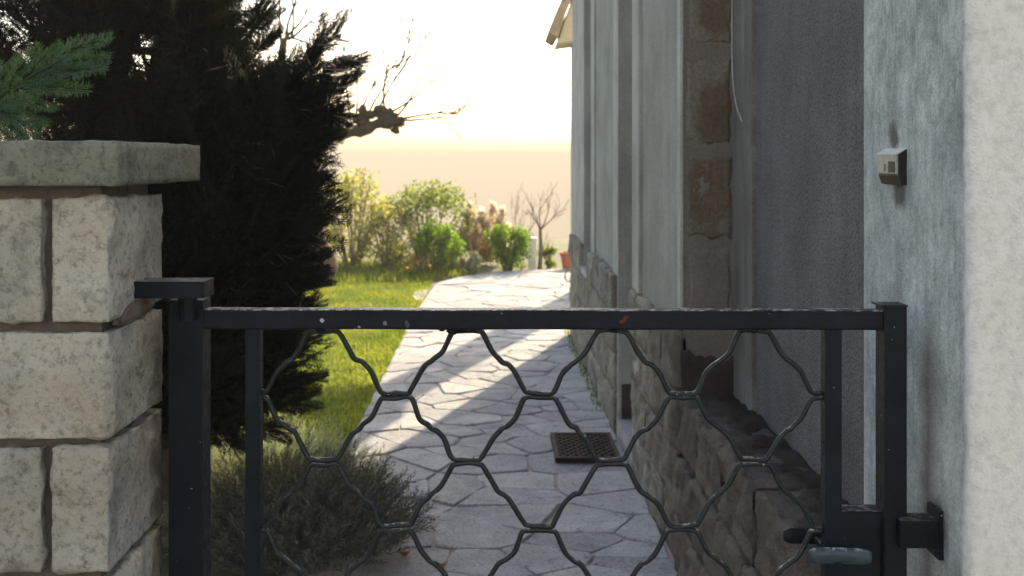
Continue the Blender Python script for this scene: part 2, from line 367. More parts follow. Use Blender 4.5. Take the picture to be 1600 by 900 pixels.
def rock(name, x0, x1, y0, y1, z0, z1, mat, parent, amp=0.012, res=0.012, seed=0.0, margin=0.012, f=None, frq=9.0, bulge=0.0, chisel=0.6):
    """a rock-faced block: dressed margins, rough faces"""
    nx, ny, nz = (max(2, int(round((b - a) / res))) for a, b in ((x0, x1), (y0, y1), (z0, z1)))
    nx, ny, nz = min(nx, 46), min(ny, 46), min(nz, 46)
    bm = bmesh.new(); cache = {}
    L = (x1 - x0, y1 - y0, z1 - z0); N = (nx, ny, nz)
    def vert(i, j, k):
        key = (i, j, k)
        if key in cache: return cache[key]
        p = Vector((x0 + L[0] * i / nx, y0 + L[1] * j / ny, z0 + L[2] * k / nz))
        idx = key; d = Vector((0, 0, 0)); dist = []
        for a in range(3):
            lo = p[a] - (x0, y0, z0)[a]; hi = L[a] - lo
            if idx[a] == 0: d[a] -= 1
            elif idx[a] == N[a]: d[a] += 1
            else: dist.append(min(lo, hi))
        m = min(dist) if len(dist) == 2 else 0.0
        w = min(1, m / margin); w = w * w * (3 - 2 * w)
        q = p + Vector((seed * 3.1, seed * 1.7, seed))
        h = fbm(q * frq, 5) + chisel * abs(fbm(q * frq * 0.6 + Vector((5, 5, 5)), 3)) - 0.15
        e = fbm(q * 40, 3) * 0.0018
        dn = d.normalized() if d.length > 0 else d
        p = p + dn * ((h * amp + bulge) * w + e)
        if len(dist) < 2: p = p - dn * 0.0022
        if f: p = Vector(f(*p))
        cache[key] = bm.verts.new(p); return cache[key]
    def face(a, b, c, d): bm.faces.new((a, b, c, d))
    for i in range(nx):
        for j in range(ny):
            face(vert(i, j, 0), vert(i, j + 1, 0), vert(i + 1, j + 1, 0), vert(i + 1, j, 0))
            face(vert(i, j, nz), vert(i + 1, j, nz), vert(i + 1, j + 1, nz), vert(i, j + 1, nz))
    for i in range(nx):
        for k in range(nz):
            face(vert(i, 0, k), vert(i + 1, 0, k), vert(i + 1, 0, k + 1), vert(i, 0, k + 1))
            face(vert(i, ny, k), vert(i, ny, k + 1), vert(i + 1, ny, k + 1), vert(i + 1, ny, k))
    for j in range(ny):
        for k in range(nz):
            face(vert(0, j, k), vert(0, j, k + 1), vert(0, j + 1, k + 1), vert(0, j + 1, k))
            face(vert(nx, j, k), vert(nx, j + 1, k), vert(nx, j + 1, k + 1), vert(nx, j, k + 1))
    return obj(name, bm, mat, parent, None, True)

# ------------------------------------------------------------------ setting: ground, sea, haze
def ground_h(x, y):
    d = max(0.0, y - 20.0)
    return -0.03 - min(0.28 * d * d / (d + 14), 60.0)
def build_ground():
    ys = [-3000, -400, -60, -10, 0, 5, 10, 15, 18, 20, 22, 25, 30, 40, 60, 90, 130, 180, 240, 300, 380]
    xs = [-3000, -900, -300, -100, -40, -15, -6, -3, 0, 3, 6, 15, 40, 100, 300, 900, 3000]
    bm = bmesh.new()
    g = [[bm.verts.new((x, y, ground_h(x, y))) for x in xs] for y in ys]
    for a, b in zip(g, g[1:]):
        for i in range(len(xs) - 1): bm.faces.new((a[i], a[i + 1], b[i + 1], b[i]))
    tag(obj('ground', bm, M['earth'], None, None, True), kind='structure')
    s = 45000; bm = bmesh.new()
    bm.faces.new([bm.verts.new(c) for c in ((-s, 230, -60), (s, 230, -60), (s, s, -60), (-s, s, -60))])
    tag(obj('sea', bm, M['sea']), kind='structure')
    bm = bmesh.new(); bm.faces.new([bm.verts.new(c) for c in ((-40, -7.5, -0.012), (40, -7.5, -0.012), (40, -0.6, -0.012), (-40, -0.6, -0.012))])
    tag(obj('road', bm, M['asphalt']), kind='structure')
    tag(bbox('pavement', -40, 40, -0.6, 1.60, -0.1, 0.0, M['paving'], None, 0.01), kind='structure')
    # lawn: a gently uneven sheet left of the path
    bm = bmesh.new()
    lx = [-9 + 0.25 * i for i in range(34)]; ly = [2.3 + 0.3 * i for i in range(50)]
    def lh(x, y): return -0.012 + 0.02 * noise.noise(Vector((x * 0.9, y * 0.9, 3))) - max(0, 0.05 * (x + 1.1) / 0.2 if x > -1.1 else 0)
    g = [[bm.verts.new((min(x, -0.78), y, lh(x, y))) for x in lx] for y in ly]
    for a, b in zip(g, g[1:]):
        for i in range(len(lx) - 1): bm.faces.new((a[i], a[i + 1], b[i + 1], b[i]))
    tag(obj('lawn', bm, M['earth'], None, None, True), kind='structure')
build_ground()

# ------------------------------------------------------------------ path of crazy paving
def clip(poly, px, py, nx, ny):      # keep the side where (p - P).n <= 0
    out = []
    for i in range(len(poly)):
        a, b = poly[i], poly[(i + 1) % len(poly)]
        da = (a[0] - px) * nx + (a[1] - py) * ny; db = (b[0] - px) * nx + (b[1] - py) * ny
        if da <= 0: out.append(a)
        if (da <= 0) != (db <= 0):
            s = da / (da - db); out.append((a[0] + (b[0] - a[0]) * s, a[1] + (b[1] - a[1]) * s))
    return out
path_root = None
def build_path():
    bm = bmesh.new()
    outline = [(-0.80, 1.6), (0.86, 1.6), (0.86, 9.45), (3.2, 9.45), (3.2, 15.1), (0.9, 15.02), (0.1, 14.62), (-0.47, 14.0), (-0.74, 13.2), (-0.81, 10.8)]
    top = [bm.verts.new((x, y, 0.0)) for x, y in outline]; bot = [bm.verts.new((x, y, -0.06)) for x, y in outline]
    bm.faces.new(top); bm.faces.new(bot[::-1])
    for i in range(len(outline)):
        j = (i + 1) % len(outline); bm.faces.new((top[i], bot[i], bot[j], top[j]))
    p = tag(obj('path', bm, M['joint']), kind='structure')
    rnd = random.Random(21)
    def cells(dom, seeds, asp):
        for i, (sx, sy) in enumerate(seeds):
            poly = list(dom)
            for j, (tx, ty) in enumerate(seeds):
                if i == j: continue
                dx, dy = (tx - sx), (ty - sy)
                if abs(dx) > 1.6 or abs(dy) > 1.6: continue
                # anisotropic bisector: stones lie wider than they are deep
                nx, ny = dx, dy * asp * asp
                l = math.hypot(nx, ny); nx, ny = nx / l, ny / l
                gap = 0.0032 + 0.005 * ((i * 7 + j * 7) % 5) / 5
                mx, my = (sx + tx) / 2 - nx * gap / 1, (sy + ty) / 2 - ny * gap / 1
                poly = clip(poly, mx, my, nx, ny)
                if len(poly) < 3: break
            if len(poly) >= 3: yield poly
    def stone(poly):
        # drop tiny edges, add wobble
        P = [Vector((x, y)) for x, y in poly]
        Q = []
        for a in P:
            if not Q or (a - Q[-1]).length > 0.025: Q.append(a)
        if len(Q) < 3: return
        c = sum(Q, Vector((0, 0))) / len(Q)
        if max((q - c).length for q in Q) < 0.06: return
        pts = []
        for i in range(len(Q)):
            a, b = Q[i], Q[(i + 1) % len(Q)]
            pts.append(a.lerp(c, 0.02))
            n = int((b - a).length / 0.14)
            for k in range(1, n + 1):
                m = a.lerp(b, k / (n + 1)); nn = Vector((b.y - a.y, a.x - b.x)).normalized()
                pts.append(m - nn * 0.010 * (noise.noise(Vector((m.x * 7, m.y * 7, 1))) + 0.3) * -1)
        bm = bmesh.new(); h = 0.009 + rnd.uniform(-0.003, 0.005); tx, ty = rnd.uniform(-.015, .015), rnd.uniform(-.015, .015)
        o = [bm.verts.new((q.x, q.y, -0.02)) for q in pts]
        m1 = [bm.verts.new((q.x, q.y, h - 0.004)) for q in pts]
        t1 = []
        for q in pts:
            w = q.lerp(c, 0.006 / max(0.02, (q - c).length)); t1.append(bm.verts.new((w.x, w.y, h + (w.x - c.x) * tx + (w.y - c.y) * ty)))
        bm.faces.new(t1)
        n = len(pts)
        for i in range(n):
            j = (i + 1) % n
            bm.faces.new((o[i], o[j], m1[j], m1[i])); bm.faces.new((m1[i], m1[j], t1[j], t1[i]))
        if bm.faces[:][0].normal.z < 0: pass
        bmesh.ops.recalc_face_normals(bm, faces=bm.faces)
        obj('flagstone', bm, M['flag'], p)
    def poisson(x0, x1, y0, y1, n, dmin, asp):
        S = []; tries = 0
        while len(S) < n and tries < 40000:
            tries += 1; q = (rnd.uniform(x0, x1), rnd.uniform(y0, y1)); dm = dmin * rnd.choice((0.42, 0.62, 1.0, 1.5))
            if all(math.hypot(q[0] - s[0], (q[1] - s[1]) * asp) > dm for s in S): S.append(q)
        return S
    dom1 = [(-0.80, 2.2), (0.71, 2.2), (0.71, 10.78), (-0.81, 10.78)]
    for poly in cells(dom1, poisson(-0.85, 0.78, 2.1, 10.9, 190, 0.30, 1.35), 1.35): stone(poly)
    dom2 = [(-0.805, 10.8), (2.2, 10.8), (2.2, 15.05), (0.9, 14.98), (0.12, 14.58), (-0.45, 13.97), (-0.72, 13.2)]
    for poly in cells(dom2, poisson(-0.85, 2.2, 10.75, 15, 105, 0.36, 1.3), 1.3): stone(poly)
    stone([(-0.812, 11.6), (-0.80, 12.6), (-0.86, 12.6), (-0.95, 12.3), (-0.93, 11.9), (-0.86, 11.62)])
build_path()

# ------------------------------------------------------------------ left stone pillar
def build_pillar():
    X = -0.669; Y0, Y1 = 1.785, 2.075
    t = thing('stone_pillar', 'rock-faced limestone gate pillar with thick flat cap, left of the gate', 'pillar', (-0.97, 1.93, 0))
    XL = -1.27
    bbox('mortar_core', XL + 0.02, X - 0.022, Y0 + 0.022, 2.05, -0.02, 1.556, M['mortar'], t, 0.004)
    bbox('backing', XL + 0.05, X - 0.09, 2.0555, 2.22, -0.02, 1.553, M['mortar'], t, 0.004)
    rows = [(1.316, 1.533, 'j'), (1.1125, 1.299, 'n'), (0.880, 1.098, 'j'), (0.664, 0.863, 'n'), (0.44, 0.647, 'j'), (0.215, 0.424, 'n'), (-0.02, 0.2, 'j')]
    for i, (z0, z1, kind) in enumerate(rows):
        full = i < 4
        rs = 0.006 if full else 0.03
        if kind == 'j': spans = [(XL, -1.045), (-1.03, -0.787), (-0.770, X)]
        else: spans = [(XL, -0.905), (-0.889, X)]
        for k, (a, b) in enumerate(spans):
            vis = b > -0.9 and i < 4
            rock('stone', a, b, Y0, Y1 if b == X else Y1 - 0.01, z0, z1, M['pillar_stone'], t, 0.0105 if vis else 0.008, rs if vis else 0.04, i * 3.3 + k * 1.9 + 0.4, 0.009, None, 11, -0.001)
    # cap: dressed slab, slightly pitted
    rock('capstone', -1.31, -0.642, 1.756, 2.252, 1.5545, 1.633, M['cap_stone'], t, 0.0016, 0.012, 2.2, 0.004, None, 18, 0)
    # hinge bar let into the side of the pillar, with its smear of mortar
    bm = bmesh.new(); box(bm, -0.70, -0.543, 1.927, 1.992, 1.3395, 1.371); bev(bm, 0.003)
    hb = obj('hinge_bar', bm, M['iron'], t)
    bm = bmesh.new(); tube(bm, [(-0.592, 1.985, 1.29), (-0.592, 1.985, 1.34)], 0.018, 14); obj('hinge_pin', bm, M['iron'], hb)
    bm = bmesh.new(); bmesh.ops.create_icosphere(bm, subdivisions=4, radius=1)
    for v in bm.verts:
        n = 1 + 0.35 * fbm(v.co * 2.2, 4); v.co = Vector((X - 0.002 + v.co.x * 0.008 * n, 1.93 + v.co.y * 0.10 * n, 1.318 + v.co.z * 0.016 * n + v.co.y * 0.008))
    obj('mortar_smear', bm, mat_plain('smear', (0.09, 0.07, 0.055), (0.16, 0.125, 0.10), 30, 0.95), t, None, True)
build_pillar()

# ------------------------------------------------------------------ right pier
def build_pier():
    t = thing('gate_pier', 'white painted render pier with damp grey stains on its passage side, right of the gate', 'pillar', (0.869, 1.866, 0))
    bm = bmesh.new()
    # plan outline with rounded, uneven corner, extruded in fine steps
    x0, y0, y1, x1 = 0.869, 1.866, 2.398, 2.6
    plan = [(x0, y1)] + [(x0, y1 - (y1 - y0 - 0.02) * k / 14) for k in range(1, 15)]
    r = 0.022
    plan += [(x0 + r - r * math.cos(a), y0 + r - r * math.sin(a)) for a in (R(15), R(30), R(45), R(60), R(75), R(90))]
    plan += [(x0 + r + 0.04 * k, y0) for k in range(1, 8)] + [(1.4, y0), (x1, y0), (x1, y1)]
    H = 3.1; nz = 110; rings = []
    for k in range(nz + 1):
        z = -0.05 + (H + 0.05) * k / nz; ring = []
        for (x, y) in plan:
            d = 0.006 * fbm(Vector((x * 5, y * 5, z * 5)), 4) + 0.004 * noise.noise(Vector((x * 1.2, y * 1.2, z * 1.2)))
            c = max(0, 1 - math.hypot(x - x0, y - y0) / 0.05); d += 0.007 * c * fbm(Vector((7, 3, z * 9)), 4)
            ring.append(bm.verts.new((x + (d if x < x1 and y < y1 - .01 else 0), y + (d if y < y1 and y < y0 + 0.04 and x > x0 + .004 else 0), z)))
        rings.append(ring)
    for a, b in zip(rings, rings[1:]):
        for i in range(len(plan)):
            j = (i + 1) % len(plan); bm.faces.new((a[i], a[j], b[j], b[i]))
    bm.faces.new(rings[-1])
    bmesh.ops.recalc_face_normals(bm, faces=bm.faces)
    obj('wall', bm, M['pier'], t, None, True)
    # strike bracket for the gate
    bm = bmesh.new(); box(bm, 0.785, 0.885, 1.972, 2.018, 0.852, 0.905); bev(bm, 0.004)
    box(bm, 0.858, 0.8665, 1.968, 2.024, 0.83, 0.925)
    obj('strike_bracket', bm, M['iron'], t)
    # call box
    c = thing('call_box', 'small hooded metal call box on the stained side of the white pier', 'doorbell', (0.869, 2.2, 1.6))
    prof = [(0.876, 0.0265), (0.852, 0.013), (0.852, -0.034), (0.858, -0.052), (0.876, -0.054)]
    ya, yb = 2.150, 2.262
    bm = bmesh.new(); A = [bm.verts.new((x, ya, 1.6 + z)) for x, z in prof]; B = [bm.verts.new((x, yb, 1.6 + z)) for x, z in prof]
    bm.faces.new(A); bm.faces.new(B[::-1])
    for i in range(5): bm.faces.new((A[i], B[i], B[(i + 1) % 5], A[(i + 1) % 5]))
    bmesh.ops.recalc_face_normals(bm, faces=bm.faces); bev(bm, 0.0012, 1)
    obj('body', bm, M['black_plastic'], c)
    bm = bmesh.new()
    h = [(0.8755, 0.0295), (0.8490, 0.0145), (0.8490, 0.0115), (0.8755, 0.0268)]
    A = [bm.verts.new((x, ya - .001, 1.6 + z)) for x, z in h]; B = [bm.verts.new((x, yb + .002, 1.6 + z)) for x, z in h]
    bm.faces.new(A); bm.faces.new(B[::-1])
    for i in range(4): bm.faces.new((A[i], B[i], B[(i + 1) % 4], A[(i + 1) % 4]))
    bmesh.ops.recalc_face_normals(bm, faces=bm.faces)
    obj('hood', bm, mat_plain('hood_steel', (0.42, 0.42, 0.40), (0.55, 0.55, 0.52), 60, 0.5, 0.05), c)
    fp = bbox('face_plate', 0.8485, 0.8525, ya + 0.003, yb - 0.002, 1.571, 1.611, M['steel'], c, 0.0008, 1)
    bbox('lens_window', 0.8472, 0.8490, ya + 0.012, ya + 0.045, 1.5735, 1.597, M['black_plastic'], fp, 0.0006, 1)
    bbox('push_button', 0.8455, 0.8490, ya + 0.065, ya + 0.095, 1.576, 1.592, M['steel'], fp, 0.001, 2)
    bbox('name_strip', 0.8476, 0.8490, ya + 0.012, yb - 0.012, 1.6, 1.609, M['steel'], fp, 0.0005, 1)
build_pier()

# ------------------------------------------------------------------ gate
def build_gate():
    t = thing('iron_gate', 'dark painted iron garden gate with a wavy wire lattice, closed across the path', 'gate', (-0.6, 2.02, 0.0))
    Y = 2.0
    def gx(px): return (px - 770) * Y / F
    def gz(py): return 1.6 - (py - 250) * Y / F
    rail_m = mat_paint('rail_paint', (0.0055, 0.009, 0.014), (0.42, 0.42, 0.37), 0.42, [
        ((gx(978) + 0.6, -0.022, gz(496)), 0.008, (0.10, 0.03, 0.018)),
        ((gx(984) + 0.6, -0.022, gz(492)), 0.005, (0.08, 0.022, 0.014)),
        ((gx(507) + 0.6, -0.022, gz(498)), 0.0054, (0.40, 0.42, 0.40)),
        ((gx(548) + 0.6, -0.022, gz(507)), 0.0037, (0.30, 0.32, 0.30)),
        ((gx(564) + 0.6, -0.022, gz(509)), 0.0048, (0.16, 0.18, 0.17)),
        ((gx(604) + 0.6, -0.022, gz(502)), 0.0058, (0.18, 0.20, 0.19)),
        ((gx(640) + 0.6, -0.022, gz(503)), 0.0068, (0.07, 0.08, 0.08))])
    D = 0.040
    def bar(name, xa, xb, ya, yb, za, zb, mt=M['iron'], w=0.003):
        return bbox(name, xa, xb, ya, yb, za, zb, mt, t, w, 2)
    bar('hanging_stile', gx(265), gx(318), Y - 0.006, Y + 0.05, 0.06, gz(468.5))
    bar('latch_stile', gx(1380), gx(1415), Y - 0.006, Y + D, 0.06, gz(479))
    bm = bmesh.new(); box(bm, gx(1374), gx(1416), Y - 0.009, Y + D + .003, gz(479) + .0006, gz(476)); bev(bm, .001, 1)
    obj('stile_cap', bm, M['iron'], t)
    # top rail: slightly wavy tube
    bm = bmesh.new(); xa, xb = gx(318) + .0005, gx(1380) - .0005; n = 60; rings = []
    for i in range(n + 1):
        x = xa + (xb - xa) * i / n; w = 0.0012 * noise.noise(Vector((x * 6, 0, 0))); zt, zb_ = gz(484.0) + w - 0.002 * i / n, gz(515) + w - 0.0015 * i / n
        r = 0.004; ring = []
        for cx, cz, a0 in ((Y + D - r, zt - r, 0), (Y + r, zt - r, 90), (Y + r, zb_ + r, 180), (Y + D - r, zb_ + r, 270)):
            for a in (0, 45, 90): ring.append(bm.verts.new((x, cx + r * math.cos(R(a0 + a)), cz + r * math.sin(R(a0 + a)))))
        rings.append(ring)
    for a, b in zip(rings, rings[1:]):
        for k in range(12): bm.faces.new((a[k], a[(k + 1) % 12], b[(k + 1) % 12], b[k]))
    bm.faces.new(rings[0]); bm.faces.new(rings[-1])
    bmesh.ops.recalc_face_normals(bm, faces=bm.faces)
    obj('top_rail', bm, rail_m, t)
    bar('bottom_rail', gx(318) + .0005, gx(1380) - .0005, Y, Y + D, 0.10, 0.14)
    bar('inner_upright', gx(382), gx(405), Y + 0.006, Y + 0.034, 0.1405, gz(514.6))
    bar('inner_upright', gx(1291), gx(1317), Y + 0.006, Y + 0.034, 0.1405, gz(516.2))
    # weld blob under the rail
    bm = bmesh.new()
    for (px, py, r) in ((707, 519, 9), (722, 516, 8), (690, 516, 5), (740, 517, 6), (960, 518, 6), (500, 517, 7), (1180, 519, 6)):
        b2 = bmesh.ops.create_icosphere(bm, subdivisions=2, radius=1)
        for v in b2['verts']:
            k = 1 + 0.5 * noise.noise(v.co * 2 + Vector((px, 0, 0)))
            v.co = Vector((gx(px) + v.co.x * r / 800 * k, Y + 0.012 + v.co.y * 0.008, gz(py) + v.co.z * r / 1300 * k))
    tag(obj('welds', bm, M['iron'], t, None, True), kind='stuff')
    # lattice of crimped wires, each wire a part
    half = [(0, 0), (18, 0), (26, 5), (39, 31), (50, 43), (57, 48), (64, 53), (75, 65), (88, 91), (96, 96), (113, 96)]
    x_l, x_r = gx(405) + 0.001, gx(1291) - 0.001
    k_row = 0
    yt = 519.5
    while gz(yt) > 0.16:
        # top contacts of this wire sit at 730 + 226 n (even rows) or half a period on (odd rows)
        c0 = 730.0 if k_row % 2 == 0 else 617.0
        pts = []
        for n in range(-3, 4):
            c = c0 + 226.3 * n
            up = [(c + x, yt + y * 1.02) for x, y in half]
            dn = [(c + 226.3 - x, yt + y * 1.02) for x, y in half[::-1]]
            pts += up[:-1] + dn[:-1]
        cl = []
        for (px, py) in pts:
            if gx(px) < x_l - 0.02 or gx(px) > x_r + 0.02: continue
            cl.append(Vector((gx(px + random.uniform(-2.0, 2.0)), Y + 0.020 + random.uniform(-.001, .001), gz(py + random.uniform(-1.8, 1.8)))))
        sm = [p for p in catmull(cl, 5) if x_l - 0.003 <= p.x <= x_r + 0.003]
        rr = [0.0053 * (1 + 0.10 * noise.noise(Vector((p.x * 45, p.z * 45, k_row)))) for p in sm]
        bm = bmesh.new(); tube(bm, sm, rr, 8, True, 0.03)
        if random.random() < 2:
            for q in sm[::17]:
                pass
        obj('lattice_wire', bm, M['wire'], t, None, True)
        yt += 105.0; k_row += 1
    # lock case and levers
    lock = bar('lock_case', gx(1312), gx(1394), Y + 0.010, Y + 0.052, 0.735, gz(802), M['iron'], 0.003)
    spind = bmesh.new(); tube(spind, [(gx(1296), Y - 0.055, gz(866)), (gx(1296), Y + 0.085, gz(866))], 0.007, 10)
    obj('spindle', spind, M['iron'], lock)
    lever = mat_paint('lever_paint', (0.03, 0.050, 0.060), (0.45, 0.48, 0.48), 0.32, None, 0.3)
    def lev(xa, xb, y, z, r, mt, name):
        bm = bmesh.new(); P = []; rr = []
        for i in range(15):
            s = i / 14; P.append(Vector((xa + (xb - xa) * s, y + 0.004 * math.sin(s * 3), z - 0.003 * s)))
            e = min(s, 1 - s); rr.append(r * (0.62 + 0.38 * min(1, e / 0.10)))
        tube(bm, P, rr, 12)
        for v in bm.verts: v.co.y = y + (v.co.y - y) * 0.55
        return obj(name, bm, mt, lock, None, True)
    lev(gx(1252), gx(1356) * 0.985, Y - 0.05, 1.6 - (868 - 250) * (Y - 0.05) / F, 0.0155, lever, 'lever_handle')
    lev((1225 - 770) * 2.085 / F, (1300 - 770) * 2.085 / F, Y + 0.085, 1.6 - (837 - 250) * 2.085 / F, 0.016, M['iron'], 'lever_handle')
build_gate()

# ------------------------------------------------------------------ house
XA, XN, YS = 0.735, 0.950, 4.0      # far wall plane, set-back near wall plane, and where they step
def build_house():
    t = thing('house', 'grey rendered house with rough stone plinth along the right of the path', 'house', (0.86, 2.41, 0))
    H = 4.1
    def seg(name, ya, yb, u, mt, z0=0.0, z1=H, base=XA, w=0.006, lab=None, par=None, x1=1.32):
        o = bbox(name, base + u, x1, ya, yb, z0, z1, mt, par or t, w, 2)
        if lab: o['label'] = lab
        return o
    # near part, set back behind a wide ledge
    seg('wall_panel', 2.402, 3.688, 0.0, M['roughcast'], base=XN, lab='dark grey roughcast panel next to the pier')
    seg('pilaster', 3.7055, YS - 0.0005, -0.012, M['dirty_render'], base=XN, lab='narrow grime-stained pilaster in the inner corner')
    # the step: a return faced with exposed stone blocks, seen square on
    seg('corner_bead', YS - .003, 4.06, -0.004, M['smooth_render'], 0.94, H, x1=0.7425, w=0.002)
    q = seg('corner_return', YS, 4.06, 0.008, M['patchy_render'], lab='return of the wall faced with brown stone blocks')
    for k, (py0, py1) in enumerate(((-330, -200), (-185, -75), (-60, 66), (98, 226), (246, 374), (390, 505))):
        za, zb = 1.6 - (py1 - 250) * 4 / F, 1.6 - (py0 - 250) * 4 / F
        def fe(x, y, z):
            e = 0.22 * fbm(Vector((x * 13, z * 13, k * 7.0)), 5)
            cx, cz = 0.842, (za + zb) / 2
            return (cx + (x - cx) * (1 + e * .6), y, cz + (z - cz) * (1 + e))
        rock('block', 0.757 + 0.006 * (k % 3), 0.932 - 0.005 * (k % 2), YS - 0.003, YS + 0.03, za, zb, M['brown_block'] if k != 5 else M['patchy_render'], q, 0.004, 0.012, k * 5.0, 0.02, fe, 9)
    def fd(x, y, z): return (x, y, z + (0.045 * fbm(Vector((x * 14, 3, 1)), 4) if z > 0.7 else 0))
    rock('dark_base', XA - 0.002, 0.948, YS - 0.012, YS + 0.03, 0.6, 0.835, mat_plain('dark_base', (0.022, 0.017, 0.014), (0.06, 0.048, 0.04), 12, 0.95), t, 0.004, 0.012, 3, 0.02, fd, 12)  # darker band across the foot of the return, ragged top edge
    # far part
    seg('wall_panel', 4.0605, 5.105, 0.008, M['roughcast_pale'], lab='pale grey roughcast panel beside the doorway')
    seg('door_trim', 5.1055, 5.345, -0.008, M['smooth_render'])
    seg('door_trim', 5.94, 6.19, -0.008, M['smooth_render'])
    seg('wall_panel', 6.1905, 7.35, 0.004, M['roughcast_pale'])
    seg('window_trim', 7.3505, 7.59, -0.008, M['smooth_render'])
    seg('window_apron', 7.5905, 8.22, 0.0, M['smooth_render'], 0, 0.70)
    seg('window_shutter', 7.5905, 8.22, 0.10, M['olive_render'], 0.7005, 2.72)
    seg('window_pane', 7.5905, 8.22, 0.06, M['glass'], 2.76, H, w=0.002)
    bbox('window_sill', XA - 0.03, XA + 0.10, 7.5905, 8.22, 0.702, 0.75, M['smooth_render'], t, 0.008, 2)
    seg('corner_pilaster', 8.2205, 9.40, -0.004, M['smooth_render'])
    bbox('door_lintel', XA + 0.03, 1.32, 5.3455, 5.9395, 3.0, H, M['smooth_render'], t, 0.006)
    bbox('wall', 1.3205, 6.3, 2.402, 9.399, 0, H, M['smooth_render'], t, 0.01, 1)
    d = bbox('door', 1.27, 1.32, 5.3455, 5.9395, 0.16, 2.98, M['wood'], t, 0.003, 1)
    bm = bmesh.new(); tube(bm, [(1.27, 5.42, 1.1), (1.215, 5.42, 1.1), (1.215, 5.54, 1.1)], 0.01, 8); obj('handle', bm, M['steel'], d)
    for za, zb in ((0.3, 1.0), (1.25, 2.7)): bbox('panel', 1.258, 1.271, 5.44, 5.86, za, zb, M['wood'], d, 0.006, 2)
    bbox('doorstep', 0.722, 1.30, 5.31, 5.965, -0.02, 0.10, M['paving'], t, 0.008, 2)
    bbox('reveal_base', XA + 0.012, 1.0, 5.925, 5.939, 0.1005, 0.30, mat_plain('reveal_dark', (0.05, 0.04, 0.035), (0.09, 0.07, 0.06), 10, 0.95), t, 0.002, 1)  # darker strip at the foot of the door reveal
    # plinth: rock-faced stones, each its own piece, on a mortar core
    bm = bmesh.new()
    def core(ya, yb, top, xo, xi): box(bm, xo, xi, ya, yb, 0, top)
    core(2.45, YS - .001, 0.675, 0.752, XN + 0.004); core(YS, 5.30, 0.90, 0.734, XA + .02); core(5.975, 9.36, 0.69, 0.734, XA + .02)
    pl = obj('plinth', bm, M['mortar'], t)
    rnd = random.Random(5)
    rows = [(0.0, 0.225), (0.235, 0.455), (0.465, 0.69), (0.70, 0.93)]
    def place(ya, yb, rws, wide, ledge, inset=0.0):
        for ri, (za, zb) in enumerate(rws):
            y = ya
            while y < yb - 0.03:
                e = min(y + rnd.uniform(*wide), yb)
                if yb - e < 0.15: e = yb
                if za > 0.6 and ya > 5:                       # the window breaks the top course
                    if y < 7.58 < e: e = 7.58
                    elif 7.57 < y < 8.23: y = 8.235; e = max(e, y + 0.3); e = min(e, yb)
                x_in = (XN + 0.006) if ledge else XA + 0.03
                xo = 0.712 + inset + (0.020 if ledge and za > 0.4 else 0.0) - (0.012 if za > 0.6 else 0)
                rock('stone', xo - rnd.uniform(0, 0.010), x_in, y + 0.004, e - 0.004, za, zb - rnd.uniform(0, 0.006), M['plinth_stone'], pl, 0.020 if not ledge else 0.024, 0.016 if y < 5.2 else 0.024, rnd.random() * 50, 0.016, None, 9.5, 0.0, 0.8)
                y = e + 0.004
    place(2.45, YS - .006, rows[:3], (0.34, 0.6), True); place(YS + .004, 5.30, rows, (0.3, 0.5), False, 0.014); place(5.98, 9.38, rows, (0.32, 0.5), False)
    # low roof over the whole house
    bm = bmesh.new()
    E = [(XA - 0.28, 2.2, H + .003), (6.9, 2.2, H + .003), (6.9, 9.40, H + .003), (XA - 0.25, 9.40, H + .003)]
    rdg = [(3.7, 4.6, H + 1.5), (3.7, 7.4, H + 1.5)]
    V = [bm.verts.new(p) for p in E + rdg]
    for q in ((0, 1, 4), (1, 2, 5, 4), (2, 3, 5), (3, 0, 4, 5), (3, 2, 1, 0)): bm.faces.new([V[i] for i in q])
    obj('roof', bm, M['roof_tile'], t)
    # ring hook on the corner of the plinth
    r = thing('wall_ring', 'rusty metal ring hook sticking out from the far corner of the house plinth', 'hook', (0.73, 9.33, 0.5))
    bm = bmesh.new(); c = Vector((0.688, 9.33, 0.545))
    P = [c + Vector((0.030 * math.cos(a), 0, 0.055 * math.sin(a) + 0.006 * math.cos(a))) for a in [R(40 + 290 * k / 20) for k in range(21)]]
    P += [Vector((0.715, 9.33, 0.485)), Vector((0.745, 9.33, 0.46))]
    tube(bm, P, 0.0055, 8); obj('ring', bm, M['brass'], r, None, True)
    # loose wire down the pilaster
    P = [(XN - 0.018, y, 1.6 - (py - 250) * y / F) for y, py in ((3.99, -60), (3.99, 40), (3.985, 110), (3.93, 160), (3.83, 190))]
    bm = bmesh.new(); tube(bm, catmull(P, 8), 0.0022, 6)
    tag(obj('loose_wire', bm, M['cord'], None, Vector(P[-1])), 'thin pale wire dangling loose down the narrow pilaster of the house', 'wire')
    # porch beyond the house: a square pier carrying a steep tiled eave
    p = thing('garden_porch', 'small porch pillar behind the far house corner under a steep tiled eave', 'porch', (1.25, 12.2, 0))
    bbox('pillar', 0.94, 1.25, 12.0, 12.35, -0.02, 3.35, M['smooth_render'], p, 0.01)
    # eave profile in X-Z, from measured outline, swept along Y
    def prism(name, pts, ya, yb, mt, w=0.0):
        bm = bmesh.new(); A = [bm.verts.new((x, ya, z)) for x, z in pts]; B = [bm.verts.new((x, yb, z)) for x, z in pts]
        bm.faces.new(A); bm.faces.new(B[::-1]); n = len(pts)
        for i in range(n): bm.faces.new((A[i], B[i], B[(i + 1) % n], A[(i + 1) % n]))
        bmesh.ops.recalc_face_normals(bm, faces=bm.faces)
        if w: bev(bm, w)
        return obj(name, bm, mt, p)
    def e(px, py): q = at(px, py, 12.0); return (q.x, q.z)
